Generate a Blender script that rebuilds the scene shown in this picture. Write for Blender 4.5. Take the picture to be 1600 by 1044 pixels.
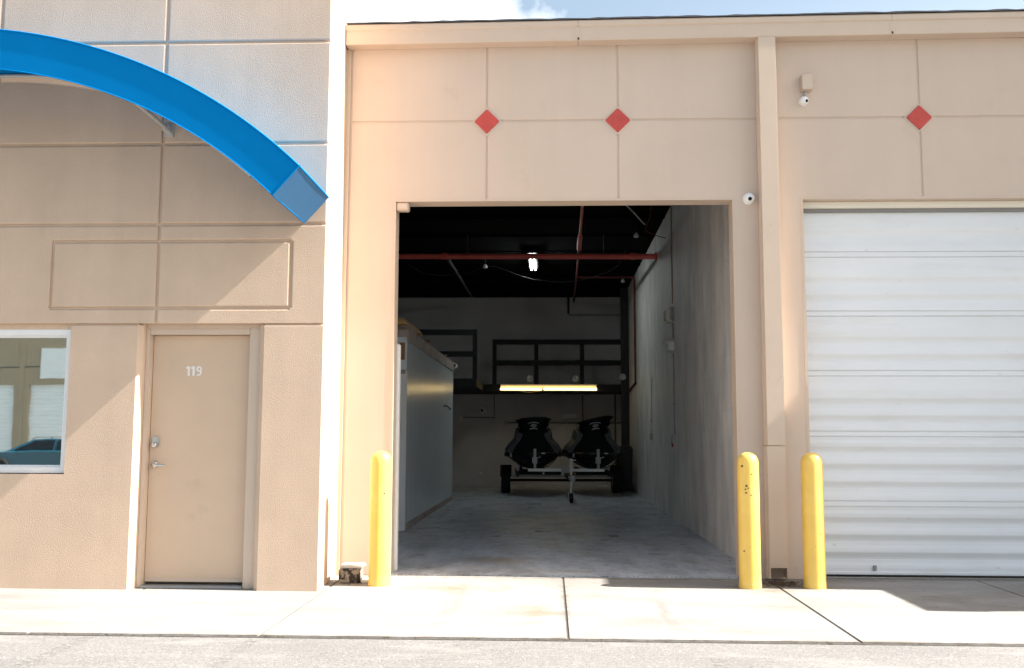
import bpy, bmesh, math, random
from mathutils import Vector, Matrix
R = math.radians
random.seed(7)
for o in list(bpy.data.objects):
    bpy.data.objects.remove(o)
SC = bpy.context.scene
COL = SC.collection

# ------------------------------------------------------------------ camera
cam = bpy.data.cameras.new('camera')
cam.sensor_width = 36.0
cam.lens = 36.0 * 1524.85 / 1600.0
cam.clip_start = 0.05
cam.clip_end = 2000
co = bpy.data.objects.new('camera', cam)
COL.objects.link(co)
rx = Vector((0.99921093, 0.03957603, 0.00335352))
ux = Vector((0.000777350954, -0.103903946, 0.994587033))
fx = Vector((-0.03971025, 0.99379963, 0.10385272))
M = Matrix((rx, ux, -fx)).transposed().to_4x4()
M.translation = Vector((0, -9.3, 1.3057))
co.matrix_world = M
SC.camera = co

# ------------------------------------------------------------------ light
SUN = Vector((1.0, -0.05, 0.93)).normalized()      # towards the sun
elev = math.asin(SUN.z)
azim = math.atan2(SUN.x, SUN.y)
W = bpy.data.worlds.new('World')
SC.world = W
W.use_nodes = True
wn = W.node_tree
wn.nodes.clear()
sky = wn.nodes.new('ShaderNodeTexSky')
sky.sky_type = 'NISHITA'
sky.sun_disc = False
sky.sun_elevation = elev
sky.sun_rotation = azim
sky.air_density = 1.0
sky.dust_density = 2.0
sky.ozone_density = 1.6
bg = wn.nodes.new('ShaderNodeBackground')
bg.inputs['Strength'].default_value = 0.056
wo = wn.nodes.new('ShaderNodeOutputWorld')
tc = wn.nodes.new('ShaderNodeTexCoord')
nz = wn.nodes.new('ShaderNodeTexNoise')
nz.inputs['Scale'].default_value = 3.6
nz.inputs['Detail'].default_value = 9
nz.inputs['Roughness'].default_value = 0.6
dot = wn.nodes.new('ShaderNodeVectorMath')
dot.operation = 'DISTANCE'
dot.inputs[1].default_value = (-0.19, 0.89, 0.42)
mr = wn.nodes.new('ShaderNodeMapRange')
mr.inputs['From Min'].default_value = 0.05
mr.inputs['From Max'].default_value = 0.165
mr.inputs['To Min'].default_value = 0.58
mr.inputs['To Max'].default_value = 0.0
mad = wn.nodes.new('ShaderNodeMath')
mad.operation = 'ADD'
ramp = wn.nodes.new('ShaderNodeMapRange')
ramp.inputs['From Min'].default_value = 0.68
ramp.inputs['From Max'].default_value = 0.84
mixc = wn.nodes.new('ShaderNodeMixRGB')
mixc.inputs['Color2'].default_value = (6.0, 5.95, 5.9, 1)
lk = wn.links.new
lk(tc.outputs['Generated'], nz.inputs['Vector'])
lk(tc.outputs['Generated'], dot.inputs[0])
lk(dot.outputs['Value'], mr.inputs['Value'])
lk(mr.outputs['Result'], mad.inputs[0])
lk(nz.outputs['Fac'], mad.inputs[1])
lk(mad.outputs[0], ramp.inputs['Value'])
lk(ramp.outputs['Result'], mixc.inputs['Fac'])
wb = wn.nodes.new('ShaderNodeMixRGB')          # white balance of the daylight
wb.blend_type = 'MULTIPLY'
wb.inputs['Fac'].default_value = 1
wb.inputs['Color2'].default_value = (0.94, 0.82, 0.655, 1)
lk(sky.outputs['Color'], wb.inputs['Color1'])
lk(wb.outputs['Color'], mixc.inputs['Color1'])
lk(mixc.outputs['Color'], bg.inputs['Color'])
lk(bg.outputs['Background'], wo.inputs['Surface'])

sl = bpy.data.lights.new('sun', 'SUN')
sl.energy = 2.5
sl.angle = R(0.5)
sl.color = (1.0, 0.94, 0.855)
so = bpy.data.objects.new('sun', sl)
COL.objects.link(so)
so.rotation_euler = (-SUN).to_track_quat('-Z', 'Y').to_euler()
so.location = (20, -5, 20)

SC.view_settings.view_transform = 'Standard'
SC.view_settings.look = 'None'
SC.view_settings.gamma = 1
SC.view_settings.exposure = 2.75
SC.render.engine = 'CYCLES'
SC.cycles.max_bounces = 10
SC.cycles.diffuse_bounces = 6
SC.cycles.use_denoising = True
SC.cycles.sample_clamp_indirect = 6

# ------------------------------------------------------------------ materials
def mat(name, col, rough=0.7, var=0.0, vscale=1.5, bump=0.0, bscale=50.0, bdist=0.01, metal=0.0, spec=0.5,
        col2=None, c2scale=3.0, c2lo=0.55, c2hi=0.7, stretch=(1, 1, 1), emit=None, estr=0.0, bdetail=3, coat=0.0, streak=0.0):
    m = bpy.data.materials.new(name)
    m.use_nodes = True
    t = m.node_tree
    n = t.nodes
    b = n['Principled BSDF']
    b.inputs['Roughness'].default_value = rough
    b.inputs['Metallic'].default_value = metal
    b.inputs['Specular IOR Level'].default_value = spec
    b.inputs['Coat Weight'].default_value = coat
    b.inputs['Base Color'].default_value = (*col, 1)
    if emit:
        b.inputs['Emission Color'].default_value = (*emit, 1)
        b.inputs['Emission Strength'].default_value = estr
    L = t.links.new
    tcn = n.new('ShaderNodeTexCoord')
    mp = n.new('ShaderNodeMapping')
    mp.inputs['Scale'].default_value = stretch
    L(tcn.outputs['Object'], mp.inputs['Vector'])
    src = None
    if col2:
        z = n.new('ShaderNodeTexNoise')
        z.inputs['Scale'].default_value = c2scale
        z.inputs['Detail'].default_value = 8
        z.inputs['Roughness'].default_value = 0.65
        L(mp.outputs['Vector'], z.inputs['Vector'])
        r = n.new('ShaderNodeMapRange')
        r.inputs['From Min'].default_value = c2lo
        r.inputs['From Max'].default_value = c2hi
        L(z.outputs['Fac'], r.inputs['Value'])
        x = n.new('ShaderNodeMixRGB')
        x.inputs['Color1'].default_value = (*col, 1)
        x.inputs['Color2'].default_value = (*col2, 1)
        L(r.outputs['Result'], x.inputs['Fac'])
        src = x.outputs['Color']
    if var > 0:
        z = n.new('ShaderNodeTexNoise')
        z.inputs['Scale'].default_value = vscale
        z.inputs['Detail'].default_value = 6
        z.inputs['Roughness'].default_value = 0.6
        L(mp.outputs['Vector'], z.inputs['Vector'])
        r = n.new('ShaderNodeMapRange')
        r.inputs['From Min'].default_value = 0.25
        r.inputs['From Max'].default_value = 0.75
        r.inputs['To Min'].default_value = 1 - var
        r.inputs['To Max'].default_value = 1 + var
        L(z.outputs['Fac'], r.inputs['Value'])
        x = n.new('ShaderNodeMixRGB')
        x.blend_type = 'MULTIPLY'
        x.inputs['Fac'].default_value = 1
        if src:
            L(src, x.inputs['Color1'])
        else:
            x.inputs['Color1'].default_value = (*col, 1)
        L(r.outputs['Result'], x.inputs['Color2'])
        src = x.outputs['Color']
    if streak > 0:                               # rain streaks down a wall
        ms = n.new('ShaderNodeMapping')
        ms.inputs['Scale'].default_value = (7, 7, 0.35)
        L(tcn.outputs['Object'], ms.inputs['Vector'])
        z = n.new('ShaderNodeTexNoise')
        z.inputs['Scale'].default_value = 1.0
        z.inputs['Detail'].default_value = 5
        z.inputs['Roughness'].default_value = 0.6
        L(ms.outputs[0], z.inputs['Vector'])
        r = n.new('ShaderNodeMapRange')
        r.inputs['From Min'].default_value = 0.45
        r.inputs['From Max'].default_value = 0.75
        r.inputs['To Min'].default_value = 1 + streak * 0.2
        r.inputs['To Max'].default_value = 1 - streak * 2
        L(z.outputs['Fac'], r.inputs['Value'])
        x = n.new('ShaderNodeMixRGB')
        x.blend_type = 'MULTIPLY'
        x.inputs['Fac'].default_value = 1
        if src:
            L(src, x.inputs['Color1'])
        else:
            x.inputs['Color1'].default_value = (*col, 1)
        L(r.outputs[0], x.inputs['Color2'])
        src = x.outputs['Color']
    if src:
        L(src, b.inputs['Base Color'])
    if bump > 0:
        z = n.new('ShaderNodeTexNoise')
        z.inputs['Scale'].default_value = bscale
        z.inputs['Detail'].default_value = bdetail
        z.inputs['Roughness'].default_value = 0.6
        L(tcn.outputs['Object'], z.inputs['Vector'])
        u = n.new('ShaderNodeBump')
        u.inputs['Strength'].default_value = bump
        u.inputs['Distance'].default_value = bdist
        L(z.outputs['Fac'], u.inputs['Height'])
        L(u.outputs['Normal'], b.inputs['Normal'])
    return m

STUCCO = (0.63, 0.482, 0.368)
m_stucco = mat('tan_stucco', STUCCO, 0.9, var=0.09, vscale=1.3, bump=0.40, bscale=95, bdist=0.010, spec=0.15, bdetail=3, streak=0.02)
m_stucco_fine = mat('fine_tan_stucco', (0.61, 0.50, 0.415), 0.88, var=0.05, vscale=1.0, bump=0.22, bscale=95, bdist=0.005, spec=0.15, streak=0.012,
                    col2=(0.535, 0.425, 0.345), c2scale=1.6, c2lo=0.6, c2hi=0.8)
m_trim = mat('tan_painted_metal', (0.59, 0.475, 0.38), 0.5, var=0.04, vscale=2, bump=0.08, bscale=4, bdist=0.01)
m_doorpaint = mat('tan_door_paint', (0.60, 0.45, 0.325), 0.45, var=0.05, vscale=2.2, bump=0.05, bscale=9, bdist=0.01,
                  col2=(0.51, 0.38, 0.285), c2scale=2.5, c2lo=0.62, c2hi=0.8)
m_red = mat('red_paint_tile', (0.50, 0.07, 0.06), 0.75, var=0.12, vscale=9, bump=0.4, bscale=70, bdist=0.005)
m_white = mat('white_paint', (0.78, 0.79, 0.80), 0.4, var=0.03, vscale=3)
m_whitedoor = mat('white_rollup_steel', (0.77, 0.79, 0.81), 0.45, var=0.05, vscale=1.2, stretch=(0.6, 1, 2.5),
                  col2=(0.71, 0.72, 0.73), c2scale=2.4, c2lo=0.62, c2hi=0.85)
m_cream = mat('cream_metal', (0.80, 0.75, 0.65), 0.5, var=0.04)
m_black = mat('black_paint', (0.003, 0.0033, 0.004), 0.7)
m_rubber = mat('black_rubber', (0.012, 0.012, 0.013), 0.75, bump=0.2, bscale=30)
m_gap = mat('dark_gap', (0.085, 0.078, 0.068), 0.9)
m_yellow = mat('yellow_bollard_paint', (0.86, 0.57, 0.12), 0.42, var=0.06, vscale=5, bump=0.1, bscale=18, bdist=0.006,
               col2=(0.88, 0.62, 0.17), c2scale=3.0, c2lo=0.5, c2hi=0.7)
m_chip = mat('rust_chip', (0.06, 0.035, 0.02), 0.9)
m_blue = mat('blue_canvas', (0.0, 0.185, 0.50), 0.8, var=0.05, vscale=2.0, bump=0.10, bscale=2.5, bdist=0.02, spec=0.05)
m_blue_sheen = mat('sheen_blue_canvas', (0.035, 0.15, 0.33), 0.7, var=0.08, vscale=5.0, bump=0.1, bscale=30, bdist=0.004)  # same canvas, greyer: the end panel's light sheen put into the colour
m_pipewhite = mat('galvanised_tube', (0.55, 0.53, 0.50), 0.45, metal=0.2, var=0.08, vscale=8)
m_chrome = mat('satin_chrome', (0.62, 0.62, 0.60), 0.28, metal=1.0)
m_redpipe = mat('red_pipe_paint', (0.72, 0.12, 0.095), 0.45, var=0.1, vscale=5)
m_darkred = mat('dark_red_pipe', (0.12, 0.02, 0.022), 0.7)  # darker red than the main pipe's paint
m_ceiling = mat('black_ceiling', (0.0009, 0.001, 0.0014), 0.95, spec=0.05, var=0.2, vscale=2)
m_backwall = mat('painted_block', (0.62, 0.60, 0.61), 0.85, var=0.15, vscale=0.8, bump=0.3, bscale=30, bdist=0.006)
m_lumber = mat('lumber', (0.55, 0.36, 0.16), 0.7, var=0.15, vscale=6, stretch=(1, 6, 1))
m_ply = mat('old_plywood', (0.33, 0.18, 0.09), 0.8, var=0.3, vscale=8)
m_board = mat('weathered_trim_board', (0.42, 0.36, 0.33), 0.8, var=0.2, vscale=4, col2=(0.28, 0.20, 0.16), c2scale=6)
m_officewall = mat('grey_painted_panel', (0.70, 0.78, 0.84), 0.24, var=0.10, vscale=3.0, stretch=(1, 5, 0.35), bump=0.15, bscale=3.0, bdist=0.01,
                   col2=(0.74, 0.77, 0.78), c2scale=5.0, c2lo=0.6, c2hi=0.75)
m_cover = mat('black_cover_fabric', (0.004, 0.0045, 0.006), 0.95, spec=0.1, bump=0.3, bscale=9, bdist=0.02)
m_hull = mat('black_gelcoat', (0.004, 0.004, 0.005), 0.45, spec=0.2)
m_greypanel = mat('slate_panel', (0.042, 0.05, 0.06), 0.5)
m_logo = mat('white_print', (0.75, 0.75, 0.75), 0.6)
m_gap_shade = mat('gap_shade_grey', (0.24, 0.235, 0.23), 0.8)  # shade of the gap over the roll-up door, as a colour
m_print = mat('grey_print', (0.33, 0.33, 0.34), 0.7)
m_duct = mat('dim_conduit', (0.13, 0.125, 0.125), 0.7)
m_greymetal = mat('grey_steel', (0.34, 0.35, 0.36), 0.45, metal=0.5, var=0.1, vscale=8)
m_silver = mat('bright_aluminium', (0.88, 0.88, 0.87), 0.4)
m_orange = mat('orange_plastic', (0.42, 0.12, 0.05), 0.7)
m_leaf = mat('dry_leaf', (0.10, 0.065, 0.035), 0.9, var=0.4, vscale=12)
m_weed = mat('weed_green', (0.08, 0.12, 0.04), 0.8)
m_roof = mat('roof_membrane', (0.10, 0.10, 0.11), 0.9, var=0.2, vscale=5)
m_rock = mat('mottled_block', (0.30, 0.25, 0.20), 0.9, col2=(0.035, 0.03, 0.025), c2scale=16, c2lo=0.48, c2hi=0.54, bump=0.5, bscale=30)
m_rocktop = mat('pale_concrete_sunlit_top', (0.62, 0.60, 0.56), 0.9, var=0.1, vscale=8)  # pale concrete of the pad; on the block, sunlight put into the colour
m_tube_white = mat('lit_white_tube', (0.9, 0.9, 0.9), 0.5, emit=(0.90, 1.0, 0.97), estr=7.5)
m_tube_warm = mat('lit_warm_tube', (0.9, 0.8, 0.5), 0.5, emit=(1.0, 0.74, 0.34), estr=0.7)
m_tube_dim = mat('lit_dim_tube', (0.9, 0.8, 0.5), 0.5, emit=(1.0, 0.62, 0.2), estr=0.10)
m_lampglass = mat('lamp_lens', (0.62, 0.62, 0.60), 0.2)
m_carpaint = mat('blue_car_paint', (0.02, 0.085, 0.13), 0.2, coat=0.6)
m_carglass = mat('dark_car_glass', (0.01, 0.012, 0.014), 0.05)
m_pane = mat('mirrored_window_film', (0.66, 0.74, 0.72), 0.015, metal=1.0)
def wavy(m, scale, dist):
    t = m.node_tree
    tcn = t.nodes.new('ShaderNodeTexCoord')
    z = t.nodes.new('ShaderNodeTexNoise')
    z.inputs['Scale'].default_value = scale
    z.inputs['Detail'].default_value = 2
    u = t.nodes.new('ShaderNodeBump')
    u.inputs['Strength'].default_value = 0.5
    u.inputs['Distance'].default_value = dist
    t.links.new(tcn.outputs['Object'], z.inputs['Vector'])
    t.links.new(z.outputs['Fac'], u.inputs['Height'])
    t.links.new(u.outputs['Normal'], t.nodes['Principled BSDF'].inputs['Normal'])
wavy(m_pane, 2.0, 0.0007)
m_oppwall = mat('drab_tan_stucco', (0.36, 0.29, 0.21), 0.9, var=0.05, bump=0.3, bscale=50)
m_bin = mat('black_plastic', (0.008, 0.009, 0.012), 0.45)

def concrete_material(name, base, dark, warm, rough, spec=0.3, bumpd=0.004, speck=0.0, stains=0.6, stretch=(0.55, 1.6, 1)):
    m = bpy.data.materials.new(name)
    m.use_nodes = True
    t = m.node_tree
    n = t.nodes
    L = t.links.new
    b = n['Principled BSDF']
    b.inputs['Specular IOR Level'].default_value = spec
    tcn = n.new('ShaderNodeTexCoord')
    def noise(s, d, r=0.6, w=None):
        z = n.new('ShaderNodeTexNoise')
        z.inputs['Scale'].default_value = s
        z.inputs['Detail'].default_value = d
        z.inputs['Roughness'].default_value = r
        L(tcn.outputs['Object'] if w is None else w, z.inputs['Vector'])
        return z.outputs['Fac']
    def rng(v, a, c, lo=0, hi=1):
        r = n.new('ShaderNodeMapRange')
        for k, x in (('From Min', a), ('From Max', c), ('To Min', lo), ('To Max', hi)):
            r.inputs[k].default_value = x
        L(v, r.inputs['Value'])
        return r.outputs['Result']
    def mixn(f, c1, c2, mode='MIX'):
        x = n.new('ShaderNodeMixRGB')
        x.blend_type = mode
        if isinstance(f, float):
            x.inputs['Fac'].default_value = f
        else:
            L(f, x.inputs['Fac'])
        for i, c in (('Color1', c1), ('Color2', c2)):
            if isinstance(c, tuple):
                x.inputs[i].default_value = (*c, 1)
            else:
                L(c, x.inputs[i])
        return x.outputs['Color']
    mp = n.new('ShaderNodeMapping')
    mp.inputs['Scale'].default_value = stretch
    L(tcn.outputs['Object'], mp.inputs['Vector'])
    c = mixn(rng(noise(1.1, 8, 0.65, mp.outputs['Vector']), 0.45, 0.75, 0, stains), base, dark)
    c = mixn(rng(noise(0.7, 7, 0.6), 0.52, 0.75, 0, stains), c, warm)
    if speck > 0:
        c = mixn(rng(noise(70, 3, 0.7), 0.52, 0.66, 0, speck), c, dark)
        c = mixn(rng(noise(45, 2, 0.6), 0.60, 0.70, 0, speck * 0.6), c, tuple(min(1, x * 1.5) for x in base))
    fine = rng(noise(28, 6, 0.7), 0.3, 0.7, 0.9, 1.1)
    c = mixn(1.0, c, fine, 'MULTIPLY')
    L(c, b.inputs['Base Color'])
    L(rng(noise(2.0, 6), 0.3, 0.7, rough - 0.12, rough + 0.12), b.inputs['Roughness'])
    u = n.new('ShaderNodeBump')
    u.inputs['Strength'].default_value = 0.5
    u.inputs['Distance'].default_value = bumpd
    L(noise(60 if speck == 0 else 90, 4), u.inputs['Height'])
    L(u.outputs['Normal'], b.inputs['Normal'])
    return m

m_walk = concrete_material('sidewalk_concrete', (0.285, 0.281, 0.273), (0.15, 0.142, 0.13), (0.215, 0.197, 0.17), 0.85, stains=0.75)
m_asphalt = concrete_material('worn_asphalt', (0.195, 0.194, 0.192), (0.06, 0.06, 0.06), (0.145, 0.14, 0.136), 0.9, bumpd=0.008, speck=0.75, stains=0.3)
def stain_layers(m, layers):
    t = m.node_tree
    n = t.nodes
    L = t.links.new
    b = n['Principled BSDF']
    src = b.inputs['Base Color'].links[0].from_socket
    tcn = n.new('ShaderNodeTexCoord')
    def layer(src, col, scale, stretch, lo, hi, amt, det=8, cen=None, rad=None):
        mp = n.new('ShaderNodeMapping')
        mp.inputs['Scale'].default_value = stretch
        L(tcn.outputs['Object'], mp.inputs['Vector'])
        z = n.new('ShaderNodeTexNoise')
        z.inputs['Scale'].default_value = scale
        z.inputs['Detail'].default_value = det
        z.inputs['Roughness'].default_value = 0.7
        L(mp.outputs[0], z.inputs['Vector'])
        v = z.outputs['Fac']
        if cen:
            mq = n.new('ShaderNodeMapping')
            mq.inputs['Location'].default_value = (-cen[0] / rad[0], -cen[1] / rad[1], 0)
            mq.inputs['Scale'].default_value = (1 / rad[0], 1 / rad[1], 0)
            L(tcn.outputs['Object'], mq.inputs['Vector'])
            ln = n.new('ShaderNodeVectorMath')
            ln.operation = 'LENGTH'
            L(mq.outputs[0], ln.inputs[0])
            r2 = n.new('ShaderNodeMapRange')
            r2.inputs['From Min'].default_value = 0.0
            r2.inputs['From Max'].default_value = 1.2
            r2.inputs['To Min'].default_value = 0.22
            r2.inputs['To Max'].default_value = -0.3
            L(ln.outputs['Value'], r2.inputs['Value'])
            ad = n.new('ShaderNodeMath')
            ad.operation = 'ADD'
            L(v, ad.inputs[0])
            L(r2.outputs[0], ad.inputs[1])
            v = ad.outputs[0]
        r = n.new('ShaderNodeMapRange')
        r.inputs['From Min'].default_value = lo
        r.inputs['From Max'].default_value = hi
        r.inputs['To Max'].default_value = amt
        L(v, r.inputs['Value'])
        x = n.new('ShaderNodeMixRGB')
        x.inputs['Color2'].default_value = (*col, 1)
        L(r.outputs[0], x.inputs['Fac'])
        L(src, x.inputs['Color1'])
        return x.outputs['Color']
    for a, k in layers:
        src = layer(src, *a, **k)
    L(src, b.inputs['Base Color'])
    return m

def L_(*a, **k):
    return (a, k)
m_floor = concrete_material('sealed_grey_floor', (0.64, 0.70, 0.77), (0.40, 0.43, 0.47), (0.50, 0.46, 0.41), 0.36, spec=0.4, bumpd=0.004, stains=0.7, stretch=(1.3, 0.55, 1))
stain_layers(m_floor, [
    L_((0.27, 0.29, 0.32), 2.4, (1.2, 0.6, 1), 0.46, 0.66, 0.8), L_((0.33, 0.35, 0.38), 7.0, (1.4, 0.7, 1), 0.50, 0.66, 0.6),
    L_((0.36, 0.29, 0.21), 3.0, (1, 1, 1), 0.45, 0.75, 0.85, cen=(-0.55, 1.15), rad=(0.85, 0.75)),
    L_((0.38, 0.33, 0.27), 3.0, (1, 1, 1), 0.5, 0.8, 0.7, cen=(0.3, 0.35), rad=(1.6, 0.3)),
    L_((0.78, 0.80, 0.82), 2.4, (1.6, 0.8, 1), 0.64, 0.74, 0.5),
    L_((0.80, 0.82, 0.84), 14.0, (1, 1, 1), 0.68, 0.74, 0.6, det=3),
    L_((0.16, 0.16, 0.17), 11.0, (1, 0.6, 1), 0.68, 0.76, 0.7, det=4),
])
stain_layers(m_walk, [
    L_((0.195, 0.147, 0.090), 3.2, (1, 1, 1), 0.50, 0.85, 0.75, cen=(-0.75, -0.75), rad=(1.0, 0.55)),
    L_((0.210, 0.165, 0.108), 3.6, (1, 1, 1), 0.52, 0.85, 0.8, cen=(-0.10, -1.9), rad=(0.55, 0.85)),
    L_((0.150, 0.128, 0.098), 4.0, (1, 1, 1), 0.55, 0.85, 0.7, cen=(1.9, -0.75), rad=(0.6, 0.5)),
    L_((0.150, 0.135, 0.112), 3.0, (1, 1, 1), 0.55, 0.85, 0.6, cen=(3.3, -1.1), rad=(1.2, 0.8)),
    L_((0.128, 0.112, 0.090), 5.0, (1, 1, 1), 0.5, 0.85, 0.7, cen=(-2.0, -0.55), rad=(0.45, 0.4)),
    L_((0.420, 0.405, 0.383), 2.2, (0.8, 2.0, 1), 0.60, 0.72, 0.5),
    L_((0.112, 0.102, 0.083), 9.0, (1, 1, 1), 0.66, 0.74, 0.6, det=5),
    L_((0.090, 0.083, 0.075), 26.0, (1, 1, 1), 0.70, 0.76, 0.8, det=2),
    L_((0.165, 0.158, 0.150), 6.0, (1.5, 0.25, 1), 0.50, 0.80, 0.7, cen=(-0.75, -1.6), rad=(0.16, 2.4)),
    L_((0.165, 0.158, 0.150), 6.0, (1.5, 0.25, 1), 0.50, 0.80, 0.7, cen=(0.85, -1.6), rad=(0.16, 2.4)),
    L_((0.135, 0.120, 0.105), 7.0, (1, 1, 1), 0.50, 0.80, 0.9, cen=(0.11, -1.4), rad=(0.10, 2.6)),
    L_((0.135, 0.120, 0.105), 7.0, (1, 1, 1), 0.50, 0.80, 0.9, cen=(0.5, -2.78), rad=(9.0, 0.06)),
    L_((0.135, 0.112, 0.083), 7.0, (1, 1, 1), 0.50, 0.80, 0.9, cen=(0.5, -0.10), rad=(7.0, 0.10)),
])
stain_layers(m_whitedoor, [
    L_((0.62, 0.60, 0.56), 2.2, (0.5, 1, 4.0), 0.54, 0.75, 0.45),
    L_((0.45, 0.43, 0.40), 9.0, (0.6, 1, 1.4), 0.68, 0.76, 0.5, det=4),
])
stain_layers(m_yellow, [
    L_((0.62, 0.36, 0.06), 4.0, (1.6, 1.6, 0.5), 0.55, 0.75, 0.5),
    L_((0.35, 0.22, 0.07), 14.0, (1, 1, 0.4), 0.68, 0.76, 0.7, det=4),
])
stain_layers(m_stucco, [
    L_((0.56, 0.415, 0.305), 0.9, (1, 1, 1), 0.52, 0.78, 0.5, det=7),
    L_((0.36, 0.26, 0.19), 7.0, (1, 1, 0.6), 0.70, 0.78, 0.5, det=4),
])
stain_layers(m_doorpaint, [
    L_((0.42, 0.32, 0.24), 6.0, (1, 1, 1.6), 0.64, 0.76, 0.55, det=5),
    L_((0.68, 0.56, 0.45), 11.0, (2.5, 1, 0.6), 0.68, 0.76, 0.5, det=4),
])
stain_layers(m_trim, [
    L_((0.50, 0.38, 0.28), 2.5, (1, 1, 0.6), 0.56, 0.76, 0.5),
    L_((0.36, 0.27, 0.20), 16.0, (1, 1, 1), 0.70, 0.76, 0.5, det=3),
])
stain_layers(m_stucco_fine, [
    L_((0.40, 0.31, 0.24), 6.0, (1, 1, 0.5), 0.69, 0.78, 0.55, det=4),
    L_((0.63, 0.52, 0.43), 1.3, (1, 1, 0.7), 0.55, 0.75, 0.5, det=6),
])
stain_layers(m_asphalt, [
    L_((0.300, 0.292, 0.285), 1.6, (0.5, 2.2, 1), 0.52, 0.70, 0.6),
    L_((0.053, 0.053, 0.053), 16.0, (1, 1, 1), 0.68, 0.74, 0.8, det=3),
    L_((0.360, 0.352, 0.345), 55.0, (1, 1, 1), 0.60, 0.70, 0.7, det=2),
    L_((0.083, 0.078, 0.075), 1.1, (1, 1, 1), 0.62, 0.75, 0.6, det=9),
])


def block_wall_material(name, c1, c2, mortar, bump=0.3):
    m = bpy.data.materials.new(name)
    m.use_nodes = True
    t = m.node_tree
    n = t.nodes
    L = t.links.new
    b = n['Principled BSDF']
    b.inputs['Roughness'].default_value = 0.6
    tcn = n.new('ShaderNodeTexCoord')
    sx = n.new('ShaderNodeSeparateXYZ')
    L(tcn.outputs['Object'], sx.inputs[0])
    cx = n.new('ShaderNodeCombineXYZ')
    L(sx.outputs['Y'], cx.inputs['X'])
    L(sx.outputs['Z'], cx.inputs['Y'])
    br = n.new('ShaderNodeTexBrick')
    br.inputs['Scale'].default_value = 1.0
    br.inputs['Brick Width'].default_value = 0.40
    br.inputs['Row Height'].default_value = 0.20
    br.inputs['Mortar Size'].default_value = 0.004
    br.inputs['Mortar Smooth'].default_value = 0.6
    br.inputs['Color1'].default_value = (*c1, 1)
    br.inputs['Color2'].default_value = (*c2, 1)
    br.inputs['Mortar'].default_value = (*mortar, 1)
    L(cx.outputs[0], br.inputs['Vector'])
    mp = n.new('ShaderNodeMapping')
    mp.inputs['Scale'].default_value = (1, 1.6, 0.7)
    L(tcn.outputs['Object'], mp.inputs['Vector'])
    z = n.new('ShaderNodeTexNoise')
    z.inputs['Scale'].default_value = 1.3
    z.inputs['Detail'].default_value = 8
    z.inputs['Roughness'].default_value = 0.65
    L(mp.outputs[0], z.inputs['Vector'])
    r = n.new('ShaderNodeMapRange')
    r.inputs['From Min'].default_value = 0.3
    r.inputs['From Max'].default_value = 0.7
    r.inputs['To Min'].default_value = 0.72
    r.inputs['To Max'].default_value = 1.2
    L(z.outputs['Fac'], r.inputs['Value'])
    x = n.new('ShaderNodeMixRGB')
    x.blend_type = 'MULTIPLY'
    x.inputs['Fac'].default_value = 1
    L(br.outputs['Color'], x.inputs['Color1'])
    L(r.outputs[0], x.inputs['Color2'])
    L(x.outputs[0], b.inputs['Base Color'])
    z2 = n.new('ShaderNodeTexNoise')
    z2.inputs['Scale'].default_value = 45
    L(tcn.outputs['Object'], z2.inputs['Vector'])
    ad = n.new('ShaderNodeMath')
    ad.operation = 'MULTIPLY_ADD'
    L(z2.outputs['Fac'], ad.inputs[0])
    ad.inputs[1].default_value = 0.35
    iv = n.new('ShaderNodeMath')
    iv.operation = 'SUBTRACT'
    iv.inputs[0].default_value = 1
    L(br.outputs['Fac'], iv.inputs[1])
    L(iv.outputs[0], ad.inputs[2])
    u = n.new('ShaderNodeBump')
    u.inputs['Strength'].default_value = bump
    u.inputs['Distance'].default_value = 0.008
    L(ad.outputs[0], u.inputs['Height'])
    L(u.outputs[0], b.inputs['Normal'])
    return m
m_blockwall = block_wall_material('grey_block_wall', (0.76, 0.745, 0.725), (0.78, 0.765, 0.745), (0.69, 0.675, 0.655))

def worn_paint_material():
    m = bpy.data.materials.new('worn_white_stripe')
    m.use_nodes = True
    t = m.node_tree
    n = t.nodes
    b = n['Principled BSDF']
    b.inputs['Base Color'].default_value = (0.25, 0.25, 0.24, 1)
    b.inputs['Roughness'].default_value = 0.8
    tcn = n.new('ShaderNodeTexCoord')
    z = n.new('ShaderNodeTexNoise')
    z.inputs['Scale'].default_value = 22
    z.inputs['Detail'].default_value = 6
    z.inputs['Roughness'].default_value = 0.75
    t.links.new(tcn.outputs['Object'], z.inputs['Vector'])
    r = n.new('ShaderNodeMapRange')
    r.inputs['From Min'].default_value = 0.46
    r.inputs['From Max'].default_value = 0.7
    t.links.new(z.outputs['Fac'], r.inputs['Value'])
    t.links.new(r.outputs[0], b.inputs['Alpha'])
    return m
m_stripe = worn_paint_material()

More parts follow.
